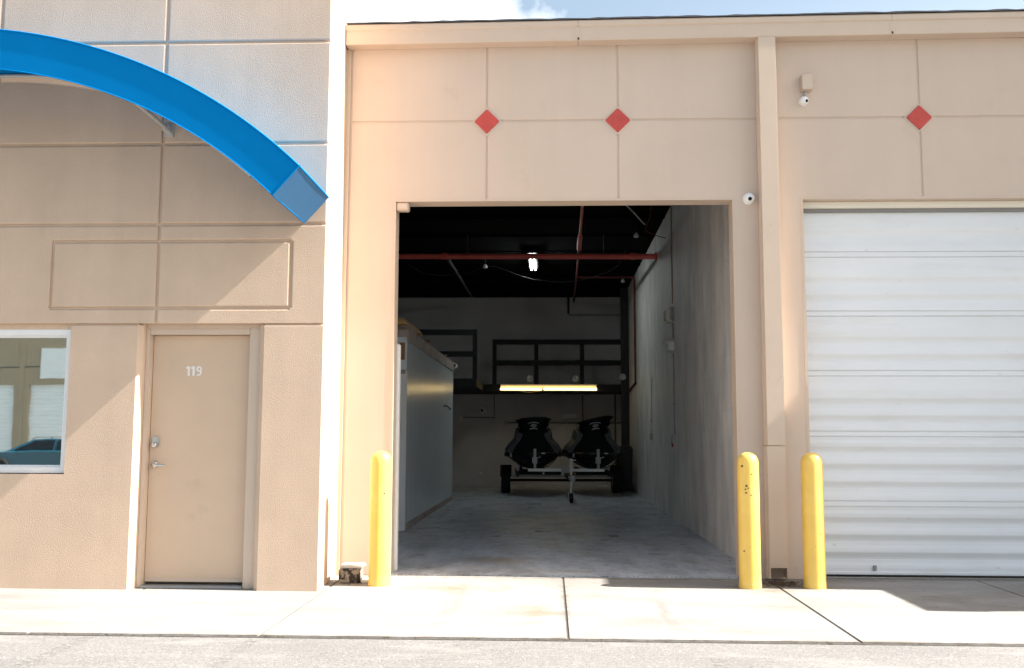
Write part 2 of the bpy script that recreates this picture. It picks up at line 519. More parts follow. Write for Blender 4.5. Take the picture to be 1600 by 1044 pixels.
# ------------------------------------------------------------------ mesh helpers
class MB:
    def __init__(s):
        s.v, s.f, s.sm = [], [], []
    def add(s, vs, fs, smooth=False):
        k = len(s.v)
        s.v += [tuple(v) for v in vs]
        for f in fs:
            s.f.append([i + k for i in f])
            s.sm.append(smooth)
        return s
    def box(s, x0, x1, y0, y1, z0, z1):
        v = [(x, y, z) for z in (z0, z1) for y in (y0, y1) for x in (x0, x1)]
        return s.add(v, [(0, 2, 3, 1), (4, 5, 7, 6), (0, 1, 5, 4), (2, 6, 7, 3), (0, 4, 6, 2), (1, 3, 7, 5)])
    def cbox(s, x0, x1, y0, y1, z0, z1, c=0.008):
        """box with chamfered edges"""
        bm = bmesh.new()
        bmesh.ops.create_cube(bm, size=1)
        for v in bm.verts:
            v.co = Vector(((x0 + x1) / 2 + v.co.x * (x1 - x0), (y0 + y1) / 2 + v.co.y * (y1 - y0), (z0 + z1) / 2 + v.co.z * (z1 - z0)))
        bmesh.ops.bevel(bm, geom=list(bm.edges), offset=min(c, 0.45 * min(x1 - x0, y1 - y0, z1 - z0)), segments=2, affect='EDGES')
        bm.verts.index_update()
        s.add([v.co[:] for v in bm.verts], [[v.index for v in f.verts] for f in bm.faces])
        bm.free()
        return s
    def tube(s, pts, r, n=10, cap=True):
        pts = [Vector(p) for p in pts]
        rs = r if isinstance(r, (list, tuple)) else [r] * len(pts)
        d = (pts[1] - pts[0]).normalized()
        a = d.orthogonal().normalized()
        rings = []
        for i, p in enumerate(pts):
            t = (pts[min(i + 1, len(pts) - 1)] - pts[max(i - 1, 0)]).normalized()
            a = (a - t * a.dot(t)).normalized()
            bb = t.cross(a)
            rings.append([p + rs[i] * (a * math.cos(2 * math.pi * k / n) + bb * math.sin(2 * math.pi * k / n)) for k in range(n)])
        vs = [v for rg in rings for v in rg]
        fs = []
        for i in range(len(pts) - 1):
            for k in range(n):
                fs.append((i * n + k, i * n + (k + 1) % n, (i + 1) * n + (k + 1) % n, (i + 1) * n + k))
        s.add(vs, fs, True)
        if cap:
            s.add(rings[0], [list(range(n))[::-1]])
            s.add(rings[-1], [list(range(n))])
        return s
    def lathe(s, prof, c=(0, 0, 0), axis='z', n=32, smooth=True):
        """prof: (r, h) pairs"""
        vs = []
        for r, h in prof:
            for k in range(n):
                a = 2 * math.pi * k / n
                p = (r * math.cos(a), r * math.sin(a), h)
                if axis == 'y':
                    p = (p[0], p[2], p[1])
                if axis == 'x':
                    p = (p[2], p[0], p[1])
                vs.append((p[0] + c[0], p[1] + c[1], p[2] + c[2]))
        fs = []
        for i in range(len(prof) - 1):
            for k in range(n):
                fs.append((i * n + k, i * n + (k + 1) % n, (i + 1) * n + (k + 1) % n, (i + 1) * n + k))
        s.add(vs, fs, smooth)
        return s
    def extrude_x(s, prof, x0, x1, smooth=False, closed=False):
        """prof: list of (y, z)"""
        n = len(prof)
        vs = [(x0, y, z) for y, z in prof] + [(x1, y, z) for y, z in prof]
        fs = [(i, i + 1, n + i + 1, n + i) for i in range(n - 1)]
        if closed:
            fs.append((n - 1, 0, n, 2 * n - 1))
            fs.append(list(range(n))[::-1])
            fs.append(list(range(n, 2 * n)))
        return s.add(vs, fs, smooth)
    def loft(s, rings, smooth=True, cap=True):
        n = len(rings[0])
        vs = [p for r in rings for p in r]
        fs = []
        for i in range(len(rings) - 1):
            for k in range(n):
                fs.append((i * n + k, i * n + (k + 1) % n, (i + 1) * n + (k + 1) % n, (i + 1) * n + k))
        s.add(vs, fs, smooth)
        if cap:
            s.add(rings[0], [list(range(n))[::-1]])
            s.add(rings[-1], [list(range(n))])
        return s
    def panel(s, x0, x1, z0, z1, yf, yb, sides='LRTB', g=0.011, b=0.013):
        """raised stucco field: front face at yf, chamfered down to yb at the listed sides (half joint g)"""
        a = [x0 + (g if 'L' in sides else 0), x1 - (g if 'R' in sides else 0), z0 + (g if 'B' in sides else 0), z1 - (g if 'T' in sides else 0)]
        f = [1 if k in sides else 0 for k in 'LRBT']
        sg = (1, -1, 1, -1)
        rings = []
        for ins, y in ((0, yb), (0, min(yb, yf + b)), (0.12 * b, yf + 0.55 * b), (0.45 * b, yf + 0.16 * b), (b, yf)):
            q = [a[i] + sg[i] * f[i] * ins for i in range(4)]
            rings.append([(q[0], y, q[2]), (q[1], y, q[2]), (q[1], y, q[3]), (q[0], y, q[3])])
        vs = [p for r in rings for p in r]
        fs = [(16, 17, 18, 19)]
        for i in range(4):
            for k in range(4):
                fs.append((4 * i + k, 4 * i + (k + 1) % 4, 4 * i + 4 + (k + 1) % 4, 4 * i + 4 + k))
        return s.add(vs, fs)
    def build(s, name, m, parent=None, shift=(0, 0, 0), fix=True):
        me = bpy.data.meshes.new(name)
        me.from_pydata([(x - shift[0], y - shift[1], z - shift[2]) for x, y, z in s.v], [], s.f)
        for p, k in zip(me.polygons, s.sm):
            p.use_smooth = k
        if fix:
            bm = bmesh.new()
            bm.from_mesh(me)
            bmesh.ops.recalc_face_normals(bm, faces=bm.faces)
            bm.to_mesh(me)
            bm.free()
        me.materials.append(m)
        o = bpy.data.objects.new(name, me)
        COL.objects.link(o)
        if parent:
            o.parent = parent
        return o

def tag(o, label=None, cat=None, group=None, kind=None):
    for k, v in (('label', label), ('category', cat), ('group', group), ('kind', kind)):
        if v:
            o[k] = v
    return o

class Thing:
    """an Empty at the thing's base; parts are given in world coordinates"""
    def __init__(s, name, label, cat, loc=(0, 0, 0), group=None):
        s.o = bpy.data.objects.new(name, None)
        s.o.empty_display_size = 0.1
        COL.objects.link(s.o)
        s.o.location = loc
        s.loc = loc
        tag(s.o, label, cat, group)
    def part(s, name, mb, m, parent=None):
        return mb.build(name, m, parent or s.o, s.loc)

def copy_thing(root, loc, label, group=None, rz=None):
    c = root.copy()
    COL.objects.link(c)
    c.location = loc
    if rz is not None:
        c.rotation_euler.z = rz
    c['label'] = label
    for ch in list(root.children):
        d = ch.copy()
        COL.objects.link(d)
        d.parent = c
        for g in list(ch.children):
            e = g.copy()
            COL.objects.link(e)
            e.parent = d
    return c

def structure(name, mb, m):
    return tag(mb.build(name, m), kind='structure')

# ------------------------------------------------------------------ ground
structure('asphalt', MB().add([(-150, -150, -0.012), (150, -150, -0.012), (150, 150, -0.012), (-150, 150, -0.012)], [(0, 1, 2, 3)]), m_asphalt)
jx = [-9.6, -7.5, -5.5, -3.46, -1.915, 0.11, 1.985, 3.9, 5.9, 8.0, 10.0, 14.0]
mb = MB()
for a, b in zip(jx[:-1], jx[1:]):
    mb.cbox(a + 0.006, b - 0.006, -2.80, -0.012, -0.10, 0.0, 0.006)
structure('sidewalk', mb, m_walk)
structure('joint_filler', MB().box(-9.6, 14, -2.797, 0.029, -0.1, -0.008), m_gap)
structure('floor', MB().box(-4.6, 1.96, 0.030, 17.0, -0.1, 0.006), m_floor)
structure('curb_joint', MB().box(-9.6, 14, -2.826, -2.804, -0.05, -0.0085), m_gap)
mb = MB()
mb.add([(-3.08, -5.6, -0.008), (-2.97, -5.6, -0.008), (-2.97, -2.86, -0.008), (-3.08, -2.86, -0.008)], [(0, 1, 2, 3)])
mb.add([(-1.96, -5.6, -0.008), (-1.88, -5.6, -0.008), (-1.88, -2.88, -0.008), (-1.96, -2.88, -0.008)], [(0, 1, 2, 3)])
mb.add([(0.95, -5.6, -0.008), (1.05, -5.6, -0.008), (1.05, -3.25, -0.008), (0.95, -3.25, -0.008)], [(0, 1, 2, 3)])
structure('parking_lines', mb, m_stripe)

# ------------------------------------------------------------------ left building
FRONT = -0.989
XW, XE = -9.5, -1.965
J1, J0 = -3.440, -4.965
z1, z2, z3, z4 = 4.805, 3.872, 3.146, 2.272
def storefront(flip=None):
    """the left building; flip = x of the mirror line gives the neighbour on the right"""
    nm = 'storefront_building' if flip is None else 'neighbouring_building'
    lab = ('tall tan stucco storefront projecting forward, with grooved panels, door and window' if flip is None
           else 'mirror-image tan stucco storefront beyond the white roll-up door')
    T = Thing(nm, lab, 'building', (-5.0 if flip is None else 2 * flip + 5.0, FRONT, 0))
    H = 5.9 if flip is None else 5.5
    F = FRONT if flip is None else FRONT + 0.185
    GB = F + 0.020
    def put(name, mb, m, parent=None):
        if flip is not None:
            mb.v = [(2 * flip - x, y, z) for x, y, z in mb.v]
            mb.f = [f[::-1] for f in mb.f]
        return T.part(name, mb, m, parent)
    w = MB()
    # core behind the joints
    def ret_box(x0, za, zb):
        xb = XE - 0.075
        v = [(x0, GB, za), (XE, GB, za), (xb, 0.30, za), (x0, 0.30, za), (x0, GB, zb), (XE, GB, zb), (xb, 0.30, zb), (x0, 0.30, zb)]
        w.add(v, [(0, 3, 2, 1), (4, 5, 6, 7), (0, 1, 5, 4), (1, 2, 6, 5), (2, 3, 7, 6), (3, 0, 4, 7)])
    ret_box(XW, z4, H)
    ret_box(-2.478, 0, z4)
    w.box(-2.523, -2.478, F + 0.045, 0.30, 0, z4)
    w.box(-4.185, -3.594, GB, 0.30, 0, z4)
    w.box(-3.594, -3.553, F + 0.045, 0.30, 0, z4)
    w.add([(-2.478, F, 0), (-2.523, F + 0.045, 0), (-2.523, F + 0.045, z4 - 0.015), (-2.478, F, z4 - 0.015), (-2.478, F + 0.045, z4 - 0.015), (-2.478, F + 0.045, 0)], [(0, 1, 2, 3), (3, 2, 4), (0, 5, 1)])
    w.add([(-3.594, F, 0), (-3.553, F + 0.045, 0), (-3.553, F + 0.045, z4 - 0.015), (-3.594, F, z4 - 0.015), (-3.594, F + 0.045, z4 - 0.015), (-3.594, F + 0.045, 0)], [(0, 1, 2, 3), (3, 2, 4), (0, 5, 1)])
    w.box(-7.2, -4.185, GB, 0.30, 0, 0.965)
    w.box(XW, -7.2, GB, 0.30, 0, z4)
    w.box(-3.553, -2.523, GB + 0.30, 0.30, 0, z4)
    w.box(-7.2, -4.185, GB + 0.35, 0.30, 0.965, z4)
    # raised stucco fields
    xs = [XW, -6.9, J0, J1, XE]
    for k in range(4):
        sd = ('L' if k else '') + ('R' if k < 3 else '')
        for a, b, t in ((z1, H, 'B'), (z2, z1, 'BT'), (z3, z2, 'BT')):
            w.panel(xs[k], xs[k + 1], a, b, F, GB, sd + t)
    pl, pr, pb, pt = -4.386, -2.263, 2.405, 2.996
    w.panel(XW, pl, z4, pb, F, GB, '')
    w.panel(XW, pl, pb, pt, F, GB, 'R')
    w.panel(XW, pl, pt, z3, F, GB, 'T')
    w.panel(pl, J1, z4, pb, F, GB, 'TR')
    w.panel(pl, J1, pb, pt, F, GB, 'LRTB')
    w.panel(pl, J1, pt, z3, F, GB, 'BTR')
    w.panel(J1, pr, z4, pb, F, GB, 'TL')
    w.panel(J1, pr, pb, pt, F, GB, 'LRTB')
    w.panel(J1, pr, pt, z3, F, GB, 'BTL')
    w.panel(pr, XE, z4, pb, F, GB, '')
    w.panel(pr, XE, pb, pt, F, GB, 'L')
    w.panel(pr, XE, pt, z3, F, GB, 'T')
    # header soffit closer over the openings, piers and the field under the window
    w.panel(-2.478, XE, 0, z4 - 0.004, F, GB, 'T')
    w.panel(-4.185, -3.594, 0.965, z4 - 0.004, F, GB, 'T')
    w.panel(-7.2, -3.594, 0, 0.965, F, GB, '')
    w.panel(XW, -7.2, 0, z4 - 0.004, F, GB, 'T')
    w.box(XW, XE, F, GB, H - 0.001, H)
    put('wall', w, m_stucco)
    put('coping', MB().cbox(XW - 0.03, XE + 0.03, F - 0.03, 0.33, H, H + 0.07), m_trim)
    # window
    wf = MB()
    yw = F + 0.045
    zb, zt, wl, wr = 0.972, 2.222, -6.95, -4.190
    fw = 0.052
    wf.cbox(wl, wr, yw, yw + 0.09, zt - fw, zt, 0.004)
    wf.cbox(wl, wr, yw, yw + 0.09, zb, zb + fw, 0.004)
    wf.cbox(wr - fw, wr, yw - 0.002, yw + 0.088, zb + 0.001, zt - 0.001, 0.004)
    wf.cbox(wl, wl + fw, yw - 0.002, yw + 0.088, zb + 0.001, zt - 0.001, 0.004)
    wf.cbox(-5.62, -5.57, yw - 0.001, yw + 0.089, zb + fw, zt - fw, 0.004)
    fr = put('window', wf, m_white)
    bead = MB()
    for a, b, c, d in ((wl + fw, wr - fw, zt - fw - 0.016, zt - fw), (wl + fw, wr - fw, zb + fw, zb + fw + 0.016)):
        bead.box(a, b, yw + 0.03, yw + 0.07, c, d)
    for a, b in ((wr - fw - 0.016, wr - fw), (-5.636, -5.62)):
        bead.box(a, b, yw + 0.031, yw + 0.07, zb + fw + 0.016, zt - fw - 0.016)
    put('glazing_bead', bead, m_white, fr)
    put('pane', MB().box(wl + 0.03, wr - 0.03, yw + 0.055, yw + 0.065, zb + 0.03, zt - 0.03), m_pane, fr)
    put('header_filler', MB().box(-7.2, -4.185, yw + 0.002, GB + 0.2, zt, z4 - 0.001), m_stucco, fr)
    # door
    yd = F + 0.09
    df = MB()
    dl, dr, dt = -3.5525, -2.526, 2.232
    df.cbox(dl, dl + 0.034, yd, yd + 0.12, 0, dt, 0.004)
    df.cbox(dr - 0.105, dr, yd, yd + 0.12, 0, dt, 0.004)
    df.cbox(dl + 0.034, dr - 0.105, yd + 0.001, yd + 0.12, dt - 0.050, dt, 0.004)
    df.box(dl, dr, yd + 0.004, yd + 0.1, dt, z4 - 0.001)
    door = put('door', MB().cbox(dl + 0.037, dr - 0.108, yd + 0.082, yd + 0.125, 0.045, dt - 0.053, 0.003), m_doorpaint)
    put('door_frame', df, m_trim)
    put('threshold', MB().cbox(dl + 0.034, dr - 0.105, yd - 0.02, yd + 0.14, 0.0, 0.022, 0.006), m_greymetal, door)
    put('door_sweep', MB().box(dl + 0.042, dr - 0.112, yd + 0.074, yd + 0.082, 0.045, 0.075), m_trim, door)
    ys = yd + 0.082
    h = MB()
    h.lathe([(0.0, -0.03), (0.026, -0.03), (0.031, -0.02), (0.033, 0)], (-3.462, ys, 1.047), 'y', 24)
    h.tube([(-3.462, ys - 0.028, 1.047), (-3.462, ys - 0.055, 1.047), (-3.445, ys - 0.062, 1.046), (-3.40, ys - 0.062, 1.043), (-3.355, ys - 0.058, 1.043)],
           [0.012, 0.013, 0.013, 0.011, 0.009], 12)
    put('lever_handle', h, m_chrome, door)
    d = MB()
    d.cbox(-3.492, -3.432, ys - 0.022, ys, 1.19, 1.29, 0.018)
    d.lathe([(0.0, -0.040), (0.017, -0.040), (0.024, -0.032), (0.026, 0)], (-3.462, ys - 0.018, 1.218), 'y', 24)
    put('deadbolt', d, m_chrome, door)
    if flip is None:
        nb = MB()
        def ribbon(pts, wd, up=0.0):
            P = [Vector(p) for p in pts]
            L, Rr = [], []
            for i, p in enumerate(P):
                t = (P[min(i + 1, len(P) - 1)] - P[max(i - 1, 0)]).normalized()
                q = Vector((-t.y, t.x)) * wd / 2
                L.append(p + q)
                Rr.append(p - q)
            rings = [[(l.x, ys - 0.003 - up, l.y), (l.x, ys + 0.001 + up, l.y), (r.x, ys + 0.001 + up, r.y), (r.x, ys - 0.003 - up, r.y)] for l, r in zip(L, Rr)]
            nb.loft(rings, smooth=False)
        zc = 1.824
        for x in (-3.193, -3.150):
            ribbon([(x, zc), (x, zc + 0.084)], 0.019)
            ribbon([(x - 0.021, zc + 0.064), (x - 0.006, zc + 0.079)], 0.016, 0.0012)
        x = -3.101
        ribbon([(x + 0.0165 * math.cos(R(19.9 * k)), zc + 0.0595 + 0.0185 * math.sin(R(19.9 * k))) for k in range(19)], 0.0150)
        ribbon([(x + 0.0165, zc + 0.062), (x + 0.0165, zc + 0.026), (x + 0.011, zc + 0.011), (x - 0.002, zc + 0.0065), (x - 0.017, zc + 0.009)], 0.0150, 0.0012)
        put('unit_number', nb, m_logo, door)
    return T
storefront()
storefront(2.2675)

# ------------------------------------------------------------------ awning
def awning(flip, name, label):
    dy = 0.0 if flip is None else 0.185
    yf, yw = -1.989 + dy, FRONT - 0.004 + dy
    oc, orr, ic, irr = (-4.818, 0.375), 4.156, (-4.734, 0.514), 3.693
    T = Thing(name, label, 'awning', ((-4.8 if flip is None else 2 * flip + 4.8), yw, 3.2))
    N = 64
    def ang(a0, k):
        return R(a0 + (180 - 2 * a0) * k / N)
    O = [(oc[0] + orr * math.cos(ang(46.3, k)), oc[1] + orr * math.sin(ang(46.3, k))) for k in range(N + 1)]
    I = [(ic[0] - 0.084 * k / N * 2 * 0.5 + irr * math.cos(ang(45.6, k)), ic[1] + irr * math.sin(ang(45.6, k))) for k in range(N + 1)]
    def put(nm, mb, m, parent=None):
        if flip is not None:
            mb.v = [(2 * flip - x, y, z) for x, y, z in mb.v]
            mb.f = [f[::-1] for f in mb.f]
        return T.part(nm, mb, m, parent)
    v = MB()
    t = 0.012
    fr = []
    for k in range(N + 1):
        fr.append([(O[k][0], yf, O[k][1]), (O[k][0], yf + t, O[k][1]), (I[k][0], yf + t, I[k][1]), (I[k][0], yf, I[k][1])])
    v.loft(fr, smooth=False)
    put('valance', v, m_blue)
    c = MB()
    cr = []
    for k in range(N + 1):
        dx, dz = (O[k][0] - oc[0]) / orr, (O[k][1] - oc[1]) / orr
        sag = 0.006 * abs(math.sin(k * 0.7))
        cr.append([(O[k][0], yf + 0.004, O[k][1]), (O[k][0] - dx * sag, (yf + yw) / 2, O[k][1] - dz * sag), (O[k][0], yw, O[k][1]),
                   (O[k][0] - dx * 0.008, yw, O[k][1] - dz * 0.008), (O[k][0] - dx * (0.008 + sag), (yf + yw) / 2, O[k][1] - dz * (0.008 + sag)), (O[k][0] - dx * 0.008, yf + t, O[k][1] - dz * 0.008)])
    c.loft(cr, smooth=False)
    put('canopy_cover', c, m_blue)
    for e in (0, N):
        a, b = Vector((O[e][0], 0, O[e][1])), Vector((I[e][0], 0, I[e][1]))
        p = MB()
        rows = 9
        nrm = Vector(((b - a).z, 0, -(b - a).x)).normalized() * (1 if e == 0 else -1)
        if nrm.z > 0:
            nrm = -nrm
        ring = []
        for i in range(rows):
            f = i / (rows - 1)
            yy = yf + 0.003 + (yw - yf - 0.003) * f
            bow = -0.002 * math.sin(math.pi * f)
            r = []
            for j in range(5):
                q = a.lerp(b, j / 4) + nrm * (0.006 + bow * math.sin(math.pi * (0.15 + 0.7 * j / 4)))
                r.append((q.x, yy, q.z))
            for j in range(4, -1, -1):
                q = a.lerp(b, j / 4) + nrm * (-0.004 + bow * math.sin(math.pi * (0.15 + 0.7 * j / 4)))
                r.append((q.x, yy, q.z))
            ring.append(r)
        p.loft(ring, smooth=False)
        ep = put('end_panel', p, m_blue_sheen)
        h = MB()
        h.tube([(a.x, yf, a.z), (a.lerp(b, 0.5).x, yf - 0.004, a.lerp(b, 0.5).z), (b.x, yf, b.z)], 0.007, 8)
        h.tube([(a.x, yf, a.z), (a.x, yw, a.z)], 0.009, 8)
        h.tube([(b.x, yf, b.z), (b.x, yw, b.z)], 0.007, 8)
        put('hem', h, m_blue, ep)
    pp = MB()
    pp.tube([(x, yf, z) for x, z in O], 0.008, 8)
    pp.tube([(x, yf, z) for x, z in I], 0.004, 8)
    put('piping', pp, m_blue)
    f = MB()
    ri = [(ic[0] - 0.042 + (irr + 0.03) * math.cos(ang(49, k)), ic[1] + (irr + 0.03) * math.sin(ang(49, k))) for k in range(N + 1)]
    f.tube([(x, yf + 0.05, z) for x, z in ri], 0.017, 10)
    f.tube([(oc[0] + (orr - 0.03) * math.cos(ang(47.5, k)), yw - 0.03, oc[1] + (orr - 0.03) * math.sin(ang(47.5, k))) for k in range(N + 1)], 0.018, 10)
    for xb, zb in ((-3.385, 3.992), (-6.25, 3.992)):
        f.tube([(xb, yw - 0.01, zb), (xb + 0.01, yf + 0.05, zb + 0.01)], 0.019, 10)
        f.tube([(xb + 0.005, yw - 0.10, zb), (xb + 0.005, yw - 0.10, zb + 0.26)], 0.016, 8)
        f.tube([(xb + 0.005, yw - 0.52, zb), (xb + 0.005, yw - 0.52, zb + 0.30)], 0.014, 8)
        f.cbox(xb - 0.045, xb + 0.045, yw - 0.014, yw + 0.003, zb - 0.06, zb + 0.06, 0.004)
        f.cbox(xb - 0.028, xb + 0.028, yw - 0.10, yw - 0.012, zb - 0.028, zb + 0.028, 0.004)
    put('frame', f, m_pipewhite)
awning(None, 'awning', 'blue arched canvas awning on the tan storefront above door and window')
awning(2.2675, 'awning', 'blue arched canvas awning on the neighbouring storefront, outside the picture at right')

# ------------------------------------------------------------------ warehouse building
WB = Thing('warehouse_building', 'low tan warehouse with an open bay and grooved stucco front', 'building', (2.0, 0, 0))
o1l, o1r, o2l, o2r, oz = -1.512, 1.752, 2.420, 5.68, 3.580
XR = 6.535
ztop = 5.16
w = MB()
g0 = 0.010
w.box(-2.03, o1l, g0, 0.20, 0, oz)
w.box(o1r, o2l, g0, 0.20, 0, oz)
w.box(o2r, XR, g0, 0.20, 0, oz)
w.box(-2.03, XR, g0, 0.20, oz, ztop)
vx = [-1.975, -0.625, 0.655, 2.086, 3.557, 4.84, XR]
zh = 4.380
for k in range(len(vx) - 1):
    sd = ('L' if k and k != 3 else '') + ('R' if k < len(vx) - 2 and k != 2 else '')
    if k == 0:
        sd = 'LR'
    w.panel(vx[k], vx[k + 1], zh, ztop, 0, g0, sd + 'B', 0.009, 0.008)
    w.panel(vx[k], vx[k + 1], oz, zh, 0, g0, sd + 'T', 0.009, 0.008)
w.panel(-1.975, o1l, 0, oz, 0, g0, 'L', 0.009, 0.008)
w.panel(o1r, o2l, 0, oz, 0, g0, '')
w.panel(o2r, XR, 0, oz, 0, g0, '')
WB.part('wall', w, m_stucco_fine)
# reveals round the openings (thin corner beads 2 mm proud)
cb = MB()
for a, b in ((o1l, o1r), (o2l, o2r)):
    cb.box(a - 0.022, a + 0.003, -0.003, 0.205, 0, oz + 0.003)
    cb.box(b - 0.003, b + 0.022, -0.003, 0.205, 0, oz + 0.003)
    cb.box(a - 0.022, b + 0.022, -0.0035, 0.206, oz - 0.003, oz + 0.022)
WB.part('corner_bead', cb, m_trim)
# gutter with a lip, slightly sloping
def slope(x):
    return 0.045 * (x + 2) / 6.5
gt = MB()
prof = [(-0.001, 5.117), (-0.138, 5.117), (-0.142, 5.125), (-0.142, 5.250), (-0.155, 5.262), (-0.158, 5.305), (-0.150, 5.318), (-0.120, 5.318), (-0.120, 5.30), (-0.001, 5.30)]
secs = [-1.955, -0.30, 0.27, 2.9, 3.28, 6.3]
for a, b in ((-2.006, 0.268), (0.271, 3.278), (3.281, XR - 0.03)):
    n = len(prof)
    vs = [(a, y, z + slope(a)) for y, z in prof] + [(b, y, z + slope(b)) for y, z in prof]
    gt.add(vs, [(i, (i + 1) % n, n + (i + 1) % n, n + i) for i in range(n)] + [list(range(n))[::-1], list(range(n, 2 * n))])
gu = WB.part('gutter', gt, m_trim)
for x in (0.2695, 3.2795):
    WB.part('seam_strap', MB().box(x - 0.02, x + 0.012, -0.1445, -0.139, 5.115 + slope(x), 5.25 + slope(x)), m_trim, gu)
    WB.part('seam_drip', MB().box(x - 0.008, x + 0.010, -0.146, -0.1446, 5.122 + slope(x), 5.145 + slope(x)), m_chip, gu)
rf = MB()
pts = []
random.seed(3)
nx = 90
for i in range(nx + 1):
    x = -2.005 + (XR + 2.005) * i / nx
    pts.append((x, 5.330 + slope(x) + 0.010 * random.random()))
for i in range(nx):
    (xa, za), (xb, zb) = pts[i], pts[i + 1]
    rf.add([(xa, -0.165, za), (xb, -0.165, zb), (xb, 0.3, zb + 0.02), (xa, 0.3, za + 0.02), (xa, -0.165, 5.322 + slope(xa)), (xb, -0.165, 5.322 + slope(xb))],
           [(0, 1, 2, 3), (4, 5, 1, 0)])
rf.box(-4.8, XR, 0.3, 17.4, 5.24, 5.36)
WB.part('roof', rf, m_roof)
# downspout
ds = MB()
xd0, xd1 = 1.995, 2.166
ds.cbox(xd0, xd1, -0.148, -0.004, 1.225, 5.118 + slope(2.05), 0.006)
ds.cbox(xd0 - 0.006, xd1 - 0.002, -0.152, -0.004, 0.125, 1.222, 0.006)
ds.box(xd0 - 0.006, xd0 + 0.006, -0.152, -0.004, 0.02, 0.125)
ds.box(xd1 - 0.016, xd1 - 0.003, -0.152, -0.004, 0.02, 0.125)
ds.box(xd0 - 0.007, xd1 - 0.001, -0.153, -0.141, 0.117, 0.13)
dn = WB.part('downspout', ds, m_trim)
for x, z in ((xd0 + 0.03, 1.205), (xd1 - 0.03, 1.205), (2.02, 1.86), (2.145, 1.86), (2.08, 3.30)):
    sc_ = MB().lathe([(0, -0.1515), (0.004, -0.151), (0.005, -0.147)], (x, -0.002, z), 'y', 8)
    WB.part('screw', sc_, m_greymetal, dn)
cf = MB().add([(-2.030, -0.012, 0.0), (-1.992, -0.012, 0.0), (-1.977, -0.012, 5.115), (-2.030, -0.012, 5.115), (-2.030, 0.009, 0.0), (-1.992, 0.009, 0.0), (-1.977, 0.009, 5.115), (-2.030, 0.009, 5.115)],
              [(0, 1, 2, 3), (1, 5, 6, 2), (0, 4, 5, 1), (3, 2, 6, 7), (0, 3, 7, 4)])
WB.part('corner_flashing', cf, m_trim)
# diamonds
for x in (-0.625, 0.655, 3.552):
    d = MB()
    def dia(r, c):
        p = []
        for k in range(4):
            a = math.pi / 2 * k
            for s_ in (-1, 1):
                q = Vector((math.cos(a), math.sin(a))) * (r - c) + Vector((-math.sin(a), math.cos(a))) * c * s_
                p.append(q)
        return p
    rings = [[(x + q.x, y, 4.374 + q.y) for q in dia(r, c)] for r, c, y in ((0.124, 0.008, 0.01), (0.124, 0.008, -0.012), (0.118, 0.010, -0.018), (0.0, 0.0, -0.018))]
    d.loft(rings, smooth=False, cap=False)
    t_ = WB.part('diamond_tile', d, m_red)
    b = MB()
    for k in range(4):
        a0, a1 = math.pi / 2 * k, math.pi / 2 * (k + 1)
        p0 = [(x + math.cos(a0) * r, 4.374 + math.sin(a0) * r) for r in (0.124, 0.146)]
        p1 = [(x + math.cos(a1) * r, 4.374 + math.sin(a1) * r) for r in (0.124, 0.146)]
        b.add([(p0[0][0], -0.004, p0[0][1]), (p0[1][0], -0.004, p0[1][1]), (p1[1][0], -0.004, p1[1][1]), (p1[0][0], -0.004, p1[0][1]),
               (p0[0][0], 0.018, p0[0][1]), (p0[1][0], 0.018, p0[1][1]), (p1[1][0], 0.018, p1[1][1]), (p1[0][0], 0.018, p1[0][1])],
              [(0, 1, 2, 3), (1, 5, 6, 2), (0, 4, 5, 1), (3, 2, 6, 7), (0, 3, 7, 4)])
    WB.part('tile_border', b, m_stucco_fine, t_)
# interior shell
WB.part('side_wall', MB().box(1.960, 2.16, 0.204, 17.2, 0, 5.24), m_blockwall)
lw = MB().box(-4.75, -4.6, 0.31, 17.2, 0, 5.24)
lw.box(-4.6, -1.972, 0.302, 0.36, 0, 5.24)
WB.part('far_wall', lw, m_blockwall)
WB.part('back_wall', MB().box(-4.6, 1.958, 17.0, 17.2, 0, 5.24), m_backwall)
cl = MB().box(-4.6, 1.958, 0.22, 17.0, 5.055, 5.235)
for k in range(11):
    y = 1.0 + k * 1.55
    cl.box(-4.6, 1.957, y, y + 0.10, 5.035, 5.055)
WB.part('ceiling', cl, m_ceiling)
# roll-up track at the left jamb
tr = MB()
tr.cbox(-1.545, -1.485, 0.215, 0.30, 0.01, 2.20, 0.006)
WB.part('door_track', tr, m_white)
# closed roll-up door
yc = 0.17
zs = [3.30, 2.834, 2.664, 2.254, 2.084, 1.664, 1.499, 1.205, 1.039, 0.873, 0.542, 0.379, 0.216]
dbl = [3.093, 3.040, 2.514, 2.464, 1.939, 1.887, 1.360, 1.311, 0.704, 0.653]
ev = sorted([(z, 's') for z in zs] + [(z, 'd') for z in dbl], reverse=True)
prof = [(yc - 0.008, 3.56)]
for i, (z, k) in enumerate(ev):
    nz_ = ev[i + 1][0] if i + 1 < len(ev) else 0.06
    nk = ev[i + 1][1] if i + 1 < len(ev) else 's'
    if k == 's':
        prof += [(yc - 0.010, z + 0.014), (yc - 0.008, z + 0.006), (yc - 0.001, z - 0.010), (yc + 0.007, z - 0.032), (yc + 0.009, z - 0.05)]
        prof += [(yc + 0.004, z - 0.50 * (z - nz_)), (yc - 0.006, z - 0.70 * (z - nz_)), (yc - 0.010, z - 0.85 * (z - nz_))]
    else:
        prof += [(yc - 0.010, z + 0.006), (yc + 0.004, z + 0.002), (yc + 0.004, z - 0.003), (yc - 0.006, z - 0.006)]
        if nk != 'd':
            prof += [(yc - 0.004, z - 0.3 * (z - nz_)), (yc - 0.011, z - 0.6 * (z - nz_))]
prof += [(yc - 0.010, 0.045), (yc + 0.01, 0.044)]
